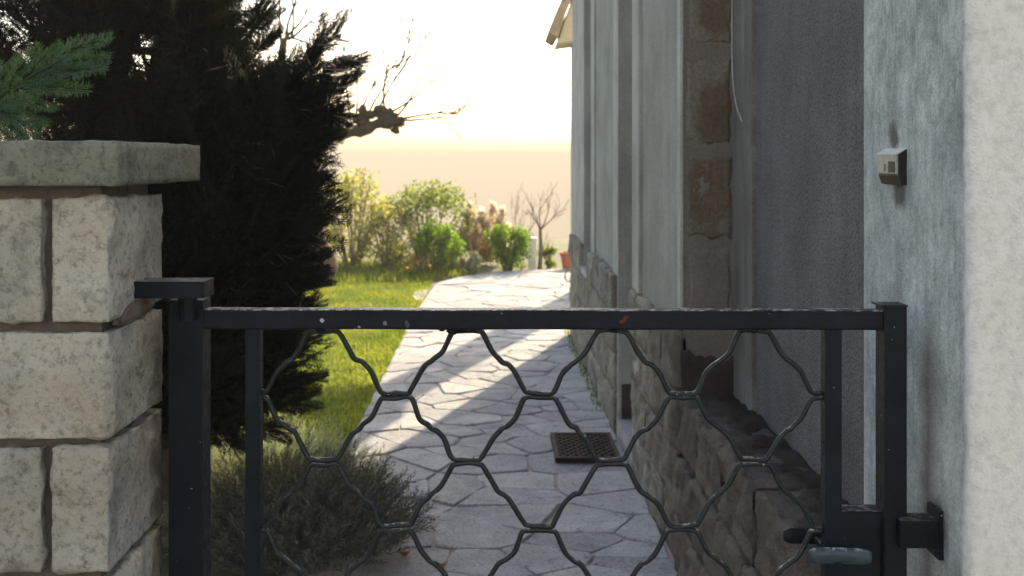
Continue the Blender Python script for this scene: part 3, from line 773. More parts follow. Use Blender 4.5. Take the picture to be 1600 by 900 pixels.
    prism('eave_tile', [e(855, 57), e(857, 48), e(868, 20), e(880, -8), e(886, -20), e(898, -16), e(892, 0), e(880, 30), e(870, 62), e(866, 64)], 11.6, 12.6, M['roof_tile'], 0.01)
    prism('soffit', [e(868, 72), e(872, 63), e(882, 31), e(894, 1), e(899, -15), e(945, -15), e(940, 60), e(905, 66)], 11.7, 12.5, mat_plain('soffit_plaster', (0.42, 0.37, 0.27), (0.55, 0.5, 0.38), 20, 0.9), 0.0)
    prism('roof', [e(886, -21), e(898, -16.5), e(950, -16.5), e(948, -26)], 11.6, 12.6, M['roof_tile'])
build_house()
def build_opposite():
    t = thing('street_house', 'plain pale house standing across the street from the gate', 'house', (0, -9.5, 0))
    wall = bbox('wall', -17, 15, -15, -9.5, -0.05, 6.6, mat_render('street_render', (0.50, 0.54, 0.57), (0.44, 0.48, 0.50), 40, 0.3, 0.004, 0.4, None, speck=0.1), t, 0.01, 1)
    for z in (1.0, 3.9):
        for x in (-14, -10.5, -7, -3.5, 3.5, 7, 10.5):
            w = bbox('window', x - .55, x + .55, -9.51, -9.46, z, z + 1.5, M['white_paint'], t, 0.004, 1)
            for dx in (-.27, .27): bbox('pane', x + dx - .22, x + dx + .22, -9.458, -9.45, z + .08, z + 1.42, M['glass'], w, 0)
    bbox('door', -.5, .5, -9.51, -9.45, 0.1, 2.2, M['wood'], t, 0.004, 1)
    bm = bmesh.new(); V = [bm.verts.new(p) for p in ((-17.4, -15.4, 6.603), (15.4, -15.4, 6.603), (15.4, -9.1, 6.603), (-17.4, -9.1, 6.603), (-17.4, -12.2, 8.6), (15.4, -12.2, 8.6))]
    for q in ((0, 1, 5, 4), (2, 3, 4, 5), (1, 2, 5), (3, 0, 4), (3, 2, 1, 0)): bm.faces.new([V[i] for i in q])
    obj('roof', bm, M['roof_tile'], t)
build_opposite()

# ------------------------------------------------------------------ door mat, fallen leaves
def build_mat():
    x0, x1, y0, y1, z0 = 0.328, 0.672, 5.36, 5.86, 0.016
    t = thing('door_mat', 'dark brown rubber scraper mat with diamond holes beside the doorstep', 'door mat', (0.5, 5.6, z0))
    bm = bmesh.new(); w = 0.022
    for a, b, c, d in ((x0, x1, y0, y0 + w), (x0, x1, y1 - w, y1), (x0, x0 + w, y0 + w, y1 - w), (x1 - w, x1, y0 + w, y1 - w)): box(bm, a, b, c, d, z0, z0 + 0.026)
    obj('frame', bm, M['mat_rubber'], t)
    box_ = bmesh.new(); box(box_, x0 + w, x1 - w, y0 + w, y1 - w, z0, z0 + 0.006); obj('base_sheet', box_, M['black_plastic'], t)
    bm = bmesh.new(); a0, a1, b0, b1 = x0 + w, x1 - w, y0 + w, y1 - w
    s = 0.062
    for sg in (1, -1):
        k = -30
        for k in range(-20, 40):
            # line y = sg*(x-a0)*1.35 + b0 + k*s
            pts = []
            for i in range(25):
                x = a0 + (a1 - a0) * i / 24; y = sg * (x - a0) * 1.35 + b0 + k * s
                if b0 <= y <= b1: pts.append((x, y))
            if len(pts) < 2: continue
            (xa, ya), (xb, yb) = pts[0], pts[-1]
            d = Vector((xb - xa, yb - ya)).normalized(); n = Vector((-d.y, d.x)) * 0.005
            vs = [(xa + n.x, ya + n.y), (xa - n.x, ya - n.y), (xb - n.x, yb - n.y), (xb + n.x, yb + n.y)]
            zt = z0 + 0.024 + (0.001 if sg > 0 else 0)
            T = [bm.verts.new((x, y, zt)) for x, y in vs]; B = [bm.verts.new((x, y, z0 + 0.007)) for x, y in vs]
            bm.faces.new(T)
            for i in range(4): bm.faces.new((T[i], B[i], B[(i + 1) % 4], T[(i + 1) % 4]))
    bmesh.ops.recalc_face_normals(bm, faces=bm.faces)
    obj('lattice', bm, M['mat_rubber'], t)
    for (px, py, d, s, lab) in ((632, 862, 4.12, 0.05, 'curled rusty fallen leaf at the edge of the dark grey shrub'), (690, 888, 4.0, 0.045, 'flat dark red fallen leaf on the flagstones at the bottom')):
        c = at(px, py, d); c.z = 0.022; bm = bmesh.new(); s *= 0.6
        ring = []
        for i in range(14):
            a = 2 * math.pi * i / 14; rr = s * (1 + 0.25 * math.sin(5 * a)) * (0.6 if abs(math.sin(a)) > .7 else 1)
            ring.append(bm.verts.new(c + Vector((rr * math.cos(a), rr * math.sin(a), 0.012 * math.cos(2 * a)))))
        cv = bm.verts.new(c)
        for i in range(14): bm.faces.new((cv, ring[i], ring[(i + 1) % 14]))
        o = obj('fallen_leaf', bm, M['dead_leaf'], None, c); tag(o, lab, 'leaf', 'fallen leaves on the path')
build_mat()

# ------------------------------------------------------------------ vegetation
def diamonds(B, D, S, L, Wd):
    """leaf quads: base B, direction D, side S (n,3), length L, width Wd (n,)"""
    L = L[:, None]; Wd = Wd[:, None]
    V = np.stack([B, B + D * L * 0.45 + S * Wd * 0.5, B + D * L, B + D * L * 0.45 - S * Wd * 0.5], 1)
    return V
def norm(a): return a / np.maximum(np.linalg.norm(a, axis=-1, keepdims=True), 1e-9)
def leaf_mesh(name, V):          # V (n,4,3)
    n = len(V); return fast_mesh(name, V.reshape(-1, 3), np.arange(n * 4).reshape(n, 4))
def frond(rng, nb=13, ns=6, bend=0.15, wid=0.40, thin=1.0):
    """flat cypress spray along +X, unit length -> (n,4,3) leaf quads"""
    B, D, S, L, Wd = [], [], [], [], []
    def add(b, d, l, w):
        s = np.cross(d, [0, 0, 1.0]) + rng.normal(0, 0.25, 3); B.append(b); D.append(d / np.linalg.norm(d)); S.append(s / np.linalg.norm(s)); L.append(l); Wd.append(w)
    axis = lambda s: np.array([s, 0.03 * math.sin(5 * s), -bend * s * s])
    for i in range(10): a = axis(i / 10); b = axis((i + 1) / 10); add(a, (b - a), 0.12, 0.018)
    for i in range(nb):
        s = 0.10 + 0.86 * i / (nb - 1); p0 = axis(s)
        for sg in (1, -1):
            l = (wid * (1 - s) ** 0.7 + 0.07) * rng.uniform(0.8, 1.15)
            ang = R(rng.uniform(32, 48)) * sg
            d = np.array([math.cos(ang), math.sin(ang), rng.normal(-0.05, 0.12)]); d /= np.linalg.norm(d)
            add(p0, d, l, 0.022 * thin)
            m = max(2, int(ns * l / 0.3))
            for k in range(m):
                q = p0 + d * l * (0.18 + 0.80 * k / m)
                for s2 in (1, -1):
                    a2 = ang + s2 * R(rng.uniform(25, 42)); d2 = np.array([math.cos(a2), math.sin(a2), rng.normal(0, 0.15)])
                    add(q, d2, (0.10 * (1 - 0.55 * k / m)) * rng.uniform(0.8, 1.25), 0.021 * thin)
    return diamonds(np.array(B), np.array(D), np.array(S), np.array(L), np.array(Wd))
def sprig(rng, n=26, lw=(0.10, 0.022), spread=0.55):
    """upright stalk along +X with small narrow leaves"""
    B, D, S, L, Wd = [], [], [], [], []
    for i in range(6): B.append([i / 6, 0, 0]); D.append([1, 0, 0]); S.append(norm(np.array([0, rng.normal(), rng.normal()]))); L.append(0.2); Wd.append(0.014)
    for i in range(n):
        s = 0.15 + 0.85 * i / n; a = rng.uniform(0, 6.28)
        r = np.array([0, math.cos(a), math.sin(a)]); d = norm(np.array([1, 0, 0]) * (1 - spread) + r * spread)
        B.append([s, 0, 0]); D.append(d); S.append(norm(np.cross(d, [1, 0, 0]))); L.append(lw[0] * rng.uniform(.7, 1.3)); Wd.append(lw[1])
    return diamonds(np.array(B, float), np.array(D, float), np.array(S, float), np.array(L), np.array(Wd))
def place_many(tmpls, P, D, sc, rng, flatz=None):
    """copies of template quads with +X -> D, random roll (or the flat side facing flatz)"""
    out = []; k = rng.integers(0, len(tmpls), len(P))
    D = norm(D)
    for ti, T in enumerate(tmpls):
        m = np.where(k == ti)[0]
        if len(m) == 0: continue
        d = D[m]; ref = rng.normal(size=(len(m), 3))
        if flatz is not None: ref = ref * 0.12 + np.asarray(flatz)
        z = norm(ref - d * np.sum(ref * d, 1, keepdims=True)); y = np.cross(z, d)
        Rm = np.stack([d, y, z], 2)                        # columns
        V = np.einsum('nij,qcj->nqci', Rm, T) * sc[m][:, None, None, None] + P[m][:, None, None, :]
        out.append(V.reshape(-1, 4, 3))
    return np.concatenate(out)

def build_conifer():
    t = thing('conifer_tree', 'large dark shaggy conifer behind the stone pillar', 'tree', (-1.35, 4.35, 0))
    rng = np.random.default_rng(3)
    bm = bmesh.new(); tube(bm, catmull([(-1.35, 4.35, -0.1), (-1.33, 4.36, 0.6), (-1.38, 4.3, 1.6), (-1.3, 4.35, 2.6), (-1.33, 4.35, 3.6)], 5), [0.15 - 0.1 * i / 20 for i in range(21)], 10, True, 0.08)
    tr = obj('trunk', bm, M['bark_dark'], t, None, True)
    T = [frond(rng, 10, 4, 0.15, 0.38, 1.35) for _ in range(6)]; TF = [frond(rng, 16, 8, 0.12, 0.32, 0.62) for _ in range(6)]
    Z = 4.2
    def c(px, py, d=Z): return np.array(at(px, py, d))
    #        centre px        depth  rx    ry    rz   count
    E = [((200, 500), 4.25, 0.66, 0.62, 0.46, 520), ((312, 560), 4.15, 0.38, 0.45, 0.30, 300),
         ((290, 340), 4.20, 0.50, 0.60, 0.48, 560), ((358, 400), 4.15, 0.24, 0.40, 0.42, 260), ((388, 250), 4.2, 0.20, 0.38, 0.32, 220),
         ((432, 182), 4.15, 0.15, 0.35, 0.16, 170), ((235, 70), 4.30, 0.38, 0.60, 0.46, 500),
         ((-60, 330), 4.35, 0.72, 0.70, 0.80, 460), ((40, 10), 4.55, 0.60, 0.6, 0.45, 200), ((170, -130), 4.5, 0.50, 0.6, 0.5, 200), ((-250, 150), 4.5, 0.7, 0.7, 1.0, 230)]
    P, D, S, HI = [], [], [], []
    ax = np.array([-1.35, 4.35])
    for (pc, d, rx, ry, rz, n) in E:
        ce = c(*pc, d)
        u = norm(rng.normal(size=(n, 3))); r = rng.uniform(0.25, 1, n) ** 0.45
        q = u * r[:, None] * np.array([rx, ry, rz]) + ce
        out = norm(q - ce) * 0.8; hz = np.zeros_like(q); hz[:, :2] = q[:, :2] - ax; hz = norm(hz)
        dd = out * 0.5 + hz * 0.55 + np.array([0, 0, 0.40]) + rng.normal(0, 0.28, (n, 3))
        s = rng.uniform(0.20, 0.38, n)
        P.append(q - norm(dd) * s[:, None] * 0.55); D.append(dd); S.append(s); HI.append(r > 0.87)
    P = np.concatenate(P); D = np.concatenate(D); S = np.concatenate(S); HI = np.concatenate(HI)
    V = np.concatenate([place_many(T, P[~HI], D[~HI], S[~HI], rng), place_many(TF, P[HI], D[HI], S[HI] * 1.1, rng)])
    # boughs that break the outline against the sky: (base px, tip px, depth)
    B = [((440, 150), (536, 28), 4.0), ((450, 150), (508, 55), 4.1), ((465, 130), (560, 95), 4.0), ((450, 180), (552, 122), 3.95), ((450, 200), (535, 180), 4.0),
         ((445, 240), (522, 212), 4.0), ((440, 280), (505, 238), 4.1), ((425, 330), (498, 268), 4.0), ((420, 395), (524, 314), 3.9), ((415, 350), (492, 300), 4.1),
         ((415, 440), (498, 400), 4.0), ((415, 470), (500, 432), 4.0), ((410, 520), (492, 480), 4.0), ((405, 560), (486, 528), 4.0), ((390, 605), (490, 585), 4.0), ((380, 640), (480, 625), 4.0), ((350, 650), (440, 668), 4.1),
         ((380, 60), (422, 15), 4.2), ((390, 90), (430, 60), 4.2), ((300, 640), (380, 690), 4.1)]
    P, D, S = [], [], []
    for a, b, d in B:
        A, Q = c(*a, d), c(*b, d + rng.normal(0, 0.08)); L = np.linalg.norm(Q - A); dr = norm(Q - A)
        for k in range(10):
            s = 0.02 + 0.80 * k / 9; sd = norm(rng.normal(size=3)) * 0.42
            P.append(A + (Q - A) * s); D.append(dr + sd * (1 - 0.6 * s)); S.append(min(0.19, L * (1.02 - s) + 0.05))
    P, D, S = np.array(P), np.array(D), np.array(S)
    T3 = [frond(rng, 20, 8, 0.10, 0.22, 0.62) for _ in range(5)]
    V = np.concatenate([V, place_many(T3, P, D, S, rng)])
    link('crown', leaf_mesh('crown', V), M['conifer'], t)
    # bare inner limbs
    bm = bmesh.new()
    for _ in range(46):
        h = random.uniform(0.5, 3.1); a = random.uniform(0, 6.28); L = random.uniform(0.35, 0.75)
        p0 = Vector((-1.35, 4.35, h)); p1 = p0 + Vector((math.cos(a) * L * 0.6, math.sin(a) * L * 0.6, 0.02)); p2 = p0 + Vector((math.cos(a) * L, math.sin(a) * L, 0.22))
        tube(bm, catmull([p0, p1, p2], 4), [0.022 - 0.0021 * i for i in range(9)], 5)
    obj('limbs', bm, M['bark_dark'], t, None, True)
    # near bough hanging over the pillar cap, its lit look put into the leaf colour
    bt = []
    bm = bmesh.new()
    spine = [((-90, 215), 2.75), ((-40, 175), 2.72), ((40, 125), 2.68), ((110, 85), 2.64), ((150, 58), 2.6)]
    sp = catmull([at(*p, d) for p, d in spine], 6); tube(bm, sp, [0.004 - 0.003 * i / (len(sp) - 1) for i in range(len(sp))], 6)
    br = obj('bough', bm, M['conifer_lit'], t, None, True)
    P, D, S = [], [], []
    for (a, b) in (((70, 105), (166, 52)), ((60, 112), (165, 83)), ((30, 130), (158, 98)), ((10, 143), (133, 133)), ((-10, 155), (85, 165)), ((-30, 170), (70, 188)),
                   ((-20, 165), (55, 205)), ((40, 125), (90, 65)), ((10, 143), (55, 72)), ((-10, 158), (25, 85)), ((-60, 200), (30, 212)), ((-60, 195), (10, 190)), ((-50, 185), (40, 150)), ((-60, 180), (-5, 100))):
        A, Q = np.array(at(*a, 2.68)), np.array(at(*b, 2.68 + rng.uniform(-.1, .04))); P.append(A); D.append(Q - A); S.append(np.linalg.norm(Q - A) * 1.02)
    T2 = [frond(rng, 20, 8, 0.05, 0.17, 0.55) for _ in range(5)]
    V = place_many(T2, np.array(P), np.array(D), np.array(S), rng, (0.1, -1, 0.35))
    link('spray', leaf_mesh('spray', V), M['conifer_lit'], br)
    # dry strap leaves caught in the crown
    n = 60; px = rng.uniform(300, 520, n); py = rng.uniform(40, 470, n)
    Bp = np.array([c(x, y, 3.78 + 0.12 * rng.random()) for x, y in zip(px, py)])
    Dd = norm(np.stack([rng.normal(0.5, 0.5, n), rng.normal(0, .4, n), rng.normal(-0.45, .35, n)], 1)); Ss = norm(np.cross(Dd, rng.normal(size=(n, 3))))
    tips = [((500, 55), (575, 72)), ((515, 85), (572, 98)), ((505, 108), (560, 110)), ((520, 180), (562, 190)), ((490, 70), (545, 70))]
    Bt = np.array([c(*a, 3.95) for a, b in tips]); Qt = np.array([c(*b, 3.9) for a, b in tips])
    Bp = np.concatenate([Bp, Bt]); Dd = np.concatenate([Dd, norm(Qt - Bt)]); Ss = np.concatenate([Ss, np.tile(norm(np.array([[0.2, -.5, 1]])), (len(tips), 1))])
    L = np.concatenate([rng.uniform(0.04, 0.12, n), np.linalg.norm(Qt - Bt, axis=1)]); Wd = np.concatenate([rng.uniform(0.0025, 0.006, n), np.full(len(tips), 0.010)])
    link('dry_leaves', leaf_mesh('dry_leaves', diamonds(Bp, Dd, Ss, L, Wd)), M['dry_blade'], t)
build_conifer()

def small_shrub(name, label, centre, rad, h, mt, n, size, seed, T=None):
    rng = np.random.default_rng(seed); t = thing(name, label, 'shrub', centre)
    T = T or [sprig(rng) for _ in range(4)]
    a = rng.uniform(0, 6.28, n); r = np.sqrt(rng.random(n)); c = np.array(centre)
    q = np.stack([r * np.cos(a) * rad[0], r * np.sin(a) * rad[1], np.zeros(n)], 1)
    top = np.sqrt(np.maximum(0, 1 - r ** 2 * 0.92)) * h * rng.uniform(0.35, 1.0, n) ** 0.5
    q[:, 2] = top * rng.uniform(0.45, 0.8, n)
    d = np.stack([q[:, 0] / rad[0] * 0.9, q[:, 1] / rad[1] * 0.9, np.full(n, 0.75)], 1) + rng.normal(0, 0.22, (n, 3))
    V = place_many(T, q + c, d, rng.uniform(0.55, 1.6, n) * size, rng)
    link('foliage', leaf_mesh('foliage', V), mt, t)
    bm = bmesh.new()
    for k in range(26):
        i = rng.integers(0, n); p = Vector(q[i] + c); b = Vector(c) + Vector((q[i][0] * .25, q[i][1] * .25, -0.02))
        tube(bm, catmull([b, b.lerp(p, .5) + Vector((0, 0, .04)), p], 3), [0.007 - 0.0007 * j for j in range(7)], 5)
    obj('stems', bm, M['bark'], t, None, True)
    return t
small_shrub('lavender_bush', 'dark grey bushy shrub at the bottom left, spilling onto the path', (-0.81, 4.12, 0), (0.40, 0.32, 0), 0.36, M['lavender'], 2600, 0.16, 11)
small_shrub('santolina_bush', 'pale grey-green sunlit shrub behind the gate bars beside the lawn', (-1.10, 4.62, 0), (0.56, 0.34, 0), 0.41, M['santolina'], 2200, 0.13, 12)

def grass_blades(name, n, region, mt, hmin, hmax, wid, seed, parent=None):
    rng = np.random.default_rng(seed); P = region(rng, n); n = len(P)
    d = norm(np.stack([rng.normal(0, .35, n), rng.normal(0, .35, n), np.ones(n)], 1))
    s = norm(np.cross(d, rng.normal(size=(n, 3))))
    V = diamonds(P, d, s, rng.uniform(hmin, hmax, n), np.full(n, wid) * rng.uniform(.7, 1.3, n))
    o = link(name, leaf_mesh(name, V), mt, parent); o['kind'] = 'stuff'; return o
def lawn_region(rng, n):
    y = rng.uniform(0, 1, n); y = 4.5 + 11.5 * y ** 0.8; x = -0.80 - rng.uniform(0, 1, n) ** 1.2 * (0.3 + y * 0.20)
    edge = 0.05 * np.sin(y * 5) + 0.03 * np.sin(y * 13); x = np.minimum(x, -0.80 + edge * (rng.random(n) < 0.5))
    return np.stack([x, y, np.full(n, -0.015)], 1)
grass_blades('grass', 90000, lawn_region, M['grass'], 0.018, 0.055, 0.008, 21)
def lawn_back(rng, n):
    x = rng.uniform(-4.2, -0.2, n); y = rng.uniform(13.3, 15.8, n); k = y > 14.0 + (x + 0.47) * 0.9
    k |= x < -0.85
    return np.stack([x, y, np.full(n, -0.02)], 1)[k]
grass_blades('tall_grass', 7000, lawn_back, M['grass'], 0.06, 0.16, 0.012, 23)
def weeds(rng, n):
    y = rng.uniform(6.5, 10, n) ; y = np.where(rng.random(n) < .0, rng.uniform(4.2, 5.2, n), y)
    return np.stack([0.70 - rng.random(n) ** 2 * 0.05, y, np.full(n, 0.002)], 1)
grass_blades('weeds', 500, weeds, M['grass'], 0.012, 0.045, 0.010, 22)

def leaf_shrub(label, px0, px1, ptop, d, mt, nleaf, lsize, seed, name='garden_shrub', dense=1.0, base_y=None, stems=14, depth=None, clumps=22, low=0.05):
    rng = np.random.default_rng(seed)
    xc = ((px0 + px1) / 2 - 770) * d / F; rx = (px1 - px0) / 2 * d / F; h = 1.6 - (ptop - 250) * d / F
    t = thing(name, label, 'shrub', (xc, d, -0.02), 'shrubs along the far edge of the garden')
    C = []; 
    for i in range(clumps):
        s = rng.uniform(-1, 1); zz = rng.uniform(low, 0.93) if i > 5 else rng.uniform(.7, .93)
        C.append((xc + s * rx * (0.55 + 0.42 * math.sin(min(1, zz) * 2.6)), d + rng.uniform(-1, 1) * (depth or rx) * 0.7, zz * h * (1 - 0.22 * s * s)))
    C = np.array(C); k = rng.integers(0, clumps, nleaf)
    q = C[k] + rng.normal(0, 1, (nleaf, 3)) * np.array([rx * 0.16, rx * 0.16, h * 0.085]) / dense
    q[:, 2] = np.clip(q[:, 2], 0.01, h)
    dd = norm(rng.normal(size=(nleaf, 3)) + [0, 0, .4]); ss = norm(np.cross(dd, rng.normal(size=(nleaf, 3))))
    V = diamonds(q, dd, ss, rng.uniform(.6, 1.3, nleaf) * lsize, rng.uniform(.35, .6, nleaf) * lsize)
    link('foliage', leaf_mesh('foliage', V), mt, t)
    bm = bmesh.new()
    for i in range(stems):
        e = Vector(C[i % clumps]); e.z = min(h, e.z + 0.1); b = Vector((xc + (e.x - xc) * .2, d + (e.y - d) * .2, -0.03))
        m = b.lerp(e, .5) + Vector((0, 0, .05)); P = catmull([b, m, e], 4)
        tube(bm, P, [0.016 - 0.0014 * j for j in range(9)], 5)
        for _ in range(2):
            s = P[random.randint(4, 7)]; tube(bm, [s, s + Vector((random.uniform(-.2, .2), random.uniform(-.2, .2), random.uniform(.1, .3)))], [0.006, 0.002], 4)
    obj('stems', bm, M['bark_grey'], t, None, True)
    return t
leaf_shrub('loose olive shrub with see-through twiggy top next to the conifer', 495, 610, 268, 15.4, M['shrub_olive'], 2700, 0.075, 31, stems=22, clumps=34)
leaf_shrub('tall mid green shrub left of and behind the small dark-based bright bush', 595, 735, 286, 15.8, M['shrub_mid'], 3400, 0.075, 32, stems=24, clumps=38)
leaf_shrub('bushy yellow-green shrub filling the gap between the olive and the mid green shrubs', 560, 650, 318, 15.2, M['shrub_olive'], 1700, 0.07, 39, stems=14, clumps=34)
leaf_shrub('rounded bright green bush with dark base, left of the plumed grass', 652, 718, 350, 14.6, M['shrub_bright'], 2600, 0.06, 33, stems=8, clumps=26, low=.15)
leaf_shrub('dense bright green bush between the plumed grass and the white post', 762, 824, 352, 15.0, M['shrub_bright'], 3000, 0.06, 34, stems=8, clumps=30, low=.1)
leaf_shrub('low grey-green plant right of the dark-based bright bush', 700, 748, 392, 14.7, M['santolina'], 800, 0.05, 35, 'low_plant', stems=4, clumps=12)
leaf_shrub('low green plant between the bare sapling and the terracotta pot', 838, 880, 388, 15.4, M['shrub_mid'], 800, 0.05, 36, 'low_plant', stems=4, clumps=12)
leaf_shrub('small yellow-leaved plant at the foot of the tall mid green shrub', 640, 668, 398, 14.4, M['tan_blade'], 260, 0.06, 37, 'low_plant', stems=4, clumps=8)
leaf_shrub('wide olive hedge bush mostly hidden behind the conifer', 330, 520, 300, 16.5, M['shrub_olive'], 2600, 0.08, 38, stems=14, clumps=34)

def build_pampas():
    rng = np.random.default_rng(41); d = 15.9; xc = (757 - 770) * d / F
    t = thing('pampas_grass', 'pampas grass clump with creamy plumes and tan blades between the two bright bushes', 'ornamental grass', (xc, d, -0.02))
    n = 420; a = rng.uniform(0, 6.28, n); r = rng.random(n) * 0.22
    P = np.stack([xc + r * np.cos(a), d + r * np.sin(a), np.zeros(n)], 1)
    dd = norm(np.stack([np.cos(a) * .45, np.sin(a) * .45, np.ones(n)], 1) + rng.normal(0, .15, (n, 3)))
    V = diamonds(P, dd, norm(np.cross(dd, rng.normal(size=(n, 3)))), rng.uniform(.3, .75, n), np.full(n, .016))
    link('blades', leaf_mesh('blades', V), M['tan_blade'], t)
    for (px, py) in ((728, 335), (735, 322), (745, 345), (752, 330), (760, 350), (742, 365), (770, 322), (778, 345), (785, 330), (795, 352), (768, 372), (725, 360)):
        tip = at(px, py, d + rng.uniform(-.2, .2)); lean = rng.uniform(-.05, .12)
        b = Vector((xc + rng.uniform(-.1, .1), d, 0)); m = Vector((tip.x + (b.x - tip.x) * .25, tip.y, tip.z - 0.28))
        bm = bmesh.new(); tube(bm, catmull([b, m, tip], 5), 0.004, 4); s = obj('plume_stalk', bm, M['tan_blade'], t)
        nn = 170; u = rng.random(nn); ctr = np.array(m)[None] * (1 - u)[:, None] + np.array(tip)[None] * u[:, None]
        o = norm(rng.normal(size=(nn, 3))); dd = norm(np.array(tip - m)[None] * 2.5 + o * .8)
        wdt = 0.06 * np.sin(np.pi * np.clip(u * .9 + .08, 0, 1))
        V = diamonds(ctr + o * wdt[:, None] * .5, dd, norm(np.cross(dd, o)), np.full(nn, .11), np.full(nn, .045))
        link('plume', leaf_mesh('plume', V), M['plume'], s)
build_pampas()

def branchy(bm, p, d, L, r, lev, spread=0.6, up=0.25, n=(2, 4), rng=random, minr=0.0016):
    P = [p]; dr = d.normalized(); k = 5
    for i in range(k):
        dr = (dr + Vector((rng.uniform(-1, 1), rng.uniform(-1, 1), rng.uniform(-1, 1))) * 0.16 + Vector((0, 0, up * 0.15))).normalized()
        P.append(P[-1] + dr * L / k)
    tube(bm, P, [max(minr, r * (1 - 0.6 * i / k)) for i in range(k + 1)], 5 if r < .012 else 8)
    if lev == 0: return
    for _ in range(rng.randint(*n)):
        i = rng.randint(2, k); q = P[i]
        nd = (dr + Vector((rng.uniform(-1, 1), rng.uniform(-1, 1), rng.uniform(-.6, 1))) * spread).normalized()
        branchy(bm, q, nd, L * rng.uniform(.55, .8), r * 0.5, lev - 1, spread, up, n, rng, minr)
def build_bare_trees():
    rng = random.Random(9)
    b = at(843, 416, 15.2); b.z = -0.03
    t = thing('bare_sapling', 'small leafless sapling between the white post and the terracotta pot', 'tree', b)
    bm = bmesh.new(); f = Vector((b.x + 0.01, b.y, 0.56)); tube(bm, catmull([b, b.lerp(f, .5) + Vector((.015, 0, 0)), f], 4), [0.035 - 0.0014 * i for i in range(9)], 8)
    obj('trunk', bm, M['bark_grey'], t, None, True)
    bm = bmesh.new()
    for dx, L in ((-.35, .5), (.45, .55), (.1, .5), (-.15, .45), (.7, .5)): branchy(bm, f, Vector((dx, rng.uniform(-.4, .4), .8)), L * 0.68, 0.012, 2, .6, .2, (2, 4), rng, 0.003)
    obj('branches', bm, M['bark_grey'], t, None, True)
    b = at(806, 416, 16.8); b.z = -0.05
    t = thing('bare_shrub', 'thin leafless shrub behind the dense bright green bush', 'shrub', b)
    bm = bmesh.new()
    for dx in (-.5, -.1, .3, .6): branchy(bm, b, Vector((dx * .6, 0, 1)), 0.62, 0.008, 2, .5, .3, (2, 3), rng, 0.0025)
    obj('branches', bm, M['bark_grey'], t, None, True)
    # pollarded plane tree
    d = 13.2; b = at(500, 440, d); b.z = -0.05
    t = thing('pollarded_tree', 'pollarded leafless tree behind the conifer, knuckled limb reaching right with thin twigs', 'tree', b)
    k0 = at(478, 225, d)
    bm = bmesh.new(); tr = catmull([b, b + Vector((0.02, 0, .25)), at(488, 340, d), k0], 5)
    tube(bm, tr, [0.21 + 0.05 * math.cos(i * 1.1) - 0.006 * i for i in range(len(tr))], 12, True, .06)
    for c_, r_ in ((at(507, 412, d), .13), (at(498, 385, d), .12)):
        q = bmesh.ops.create_icosphere(bm, subdivisions=3, radius=r_)
        for v in q['verts']: v.co = v.co * (1 + .25 * fbm(v.co * 6, 3)) + c_
    obj('trunk', bm, M['bark'], t, None, True)
    bm = bmesh.new()
    lim = catmull([k0, at(520, 212, d), at(560, 205, d), at(600, 190, d), at(628, 190, d)], 5)
    tube(bm, lim, [0.075 + 0.02 * math.sin(i * 1.3) for i in range(len(lim))], 10, True, .15)
    kr = random.Random(3)
    for _ in range(46):
        x = kr.uniform(540, 630); y = 200 - 12 * math.sin((x - 530) / 32) + kr.uniform(-20, 8) * (1 if x > 565 else .5); r = kr.uniform(.025, .06)
        q = bmesh.ops.create_icosphere(bm, subdivisions=2, radius=r); c_ = at(x, y, d + kr.uniform(-.07, .07))
        for v in q['verts']: v.co = v.co * (1 + .6 * noise.noise(v.co * 25 + c_)) + c_
    obj('limb', bm, M['bark_dark'], t, None, True)
    bm = bmesh.new()
    for (x, y, dx, dz, L) in ((548, 185, -.2, 1, .75), (560, 185, .5, .9, .75), (575, 180, .35, 1, .95), (590, 172, .6, 1, 1.0), (600, 168, .1, 1, .8), (612, 175, .9, .6, .9), (628, 185, 1, .2, .75), (630, 188, 1, .05, .55), (622, 180, .6, 1, .9), (540, 190, -.4, .8, .55), (556, 190, .1, 1, .6), (520, 200, .3, 1, .6)):
        branchy(bm, at(x, y, d), Vector((dx, rng.uniform(-.3, .3), dz)), L, 0.016, 2, .55, .15, (2, 3), rng, 0.0065)
    obj('twigs', bm, M['bark_dark'], t, None, True)
    bm = bmesh.new(); l2 = catmull([k0, at(455, 150, d), at(440, 95, d), at(445, 60, d)], 5); tube(bm, l2, [.10 - .004 * i for i in range(len(l2))], 8, True, .1)
    obj('limb', bm, M['bark_dark'], t, None, True)
    bm = bmesh.new()
    for (x, y, dx, dz, L) in ((445, 60, .5, .7, .7), (447, 55, .2, 1, .8), (440, 70, -.1, 1, .8), (450, 62, .9, .6, .6), (446, 58, .6, -.1, .45), (455, 60, .1, .8, .6)):
        branchy(bm, at(x, y, d), Vector((dx, rng.uniform(-.3, .3), dz)), L, 0.02, 2, .6, .0, (3, 4), rng, 0.0075)
    obj('twigs', bm, M['bark_dark'], t, None, True)
build_bare_trees()

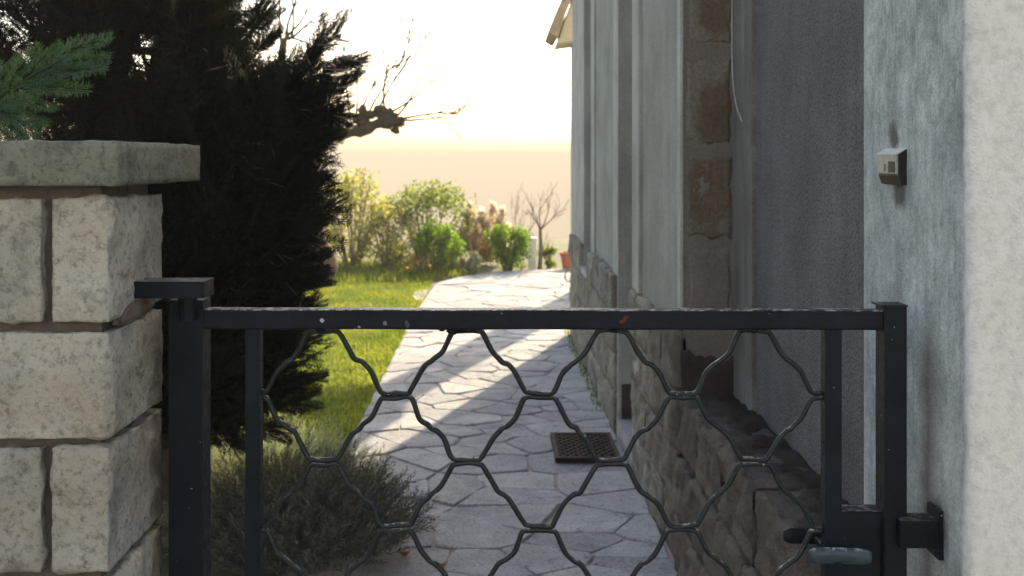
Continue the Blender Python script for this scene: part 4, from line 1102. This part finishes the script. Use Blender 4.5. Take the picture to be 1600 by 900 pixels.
def lathe(bm, c, prof, seg=24):
    rings = [[bm.verts.new((c[0] + r * math.cos(2 * math.pi * k / seg), c[1] + r * math.sin(2 * math.pi * k / seg), c[2] + z)) for k in range(seg)] for r, z in prof]
    for a, b in zip(rings, rings[1:]):
        for k in range(seg): bm.faces.new((a[k], a[(k + 1) % seg], b[(k + 1) % seg], b[k]))
    bm.faces.new(rings[0][::-1]); bm.faces.new(rings[-1])
def build_small_garden():
    c = at(831, 417, 15.25); c.z = -0.03
    t = thing('garden_post', 'short white post with a wider top beside the dense bright green bush', 'post', c)
    bbox('shaft', c.x - 0.055, c.x + 0.06, c.y - .055, c.y + .055, -0.03, 0.40, M['white_paint'], t, 0.006)
    bbox('cap', c.x - 0.095, c.x + 0.07, c.y - .08, c.y + .08, 0.4005, 0.45, M['white_paint'], t, 0.006)
    c = at(889, 415, 15.0); c.z = 0.012
    t = thing('terracotta_pot', 'terracotta flower pot on the far patio edge, half hidden by the house corner', 'flower pot', c)
    bm = bmesh.new(); lathe(bm, c, [(.085, 0), (.095, .02), (.125, .20), (.125, .202), (.115, .19)]); obj('pot', bm, M['terracotta'], t, None, True)
    bm = bmesh.new(); lathe(bm, c, [(.122, .196), (.14, .198), (.142, .235), (.12, .237), (.118, .21)]); obj('rim', bm, M['terracotta'], t, None, True)
    bm = bmesh.new(); lathe(bm, c, [(.05, .15), (.112, .20), (.02, .205)]); obj('soil', bm, M['earth'], t, None, True)
build_small_garden()

# ------------------------------------------------------------------ haze over the sea
def build_haze():
    bm = bmesh.new(); box(bm, -50000, 50000, -4000, 50000, -61.5, 9.0)
    m = bpy.data.materials.new('haze_air'); m.use_nodes = True; t = m.node_tree; t.nodes.clear()
    o = t.nodes.new('ShaderNodeOutputMaterial'); v = t.nodes.new('ShaderNodeVolumePrincipled')
    v.inputs['Color'].default_value = (0.47, 0.425, 0.365, 1); v.inputs['Density'].default_value = 0.0045; v.inputs['Anisotropy'].default_value = 0.0
    t.links.new(v.outputs[0], o.inputs['Volume'])
    tag(obj('haze', bm, m), kind='stuff')
build_haze()
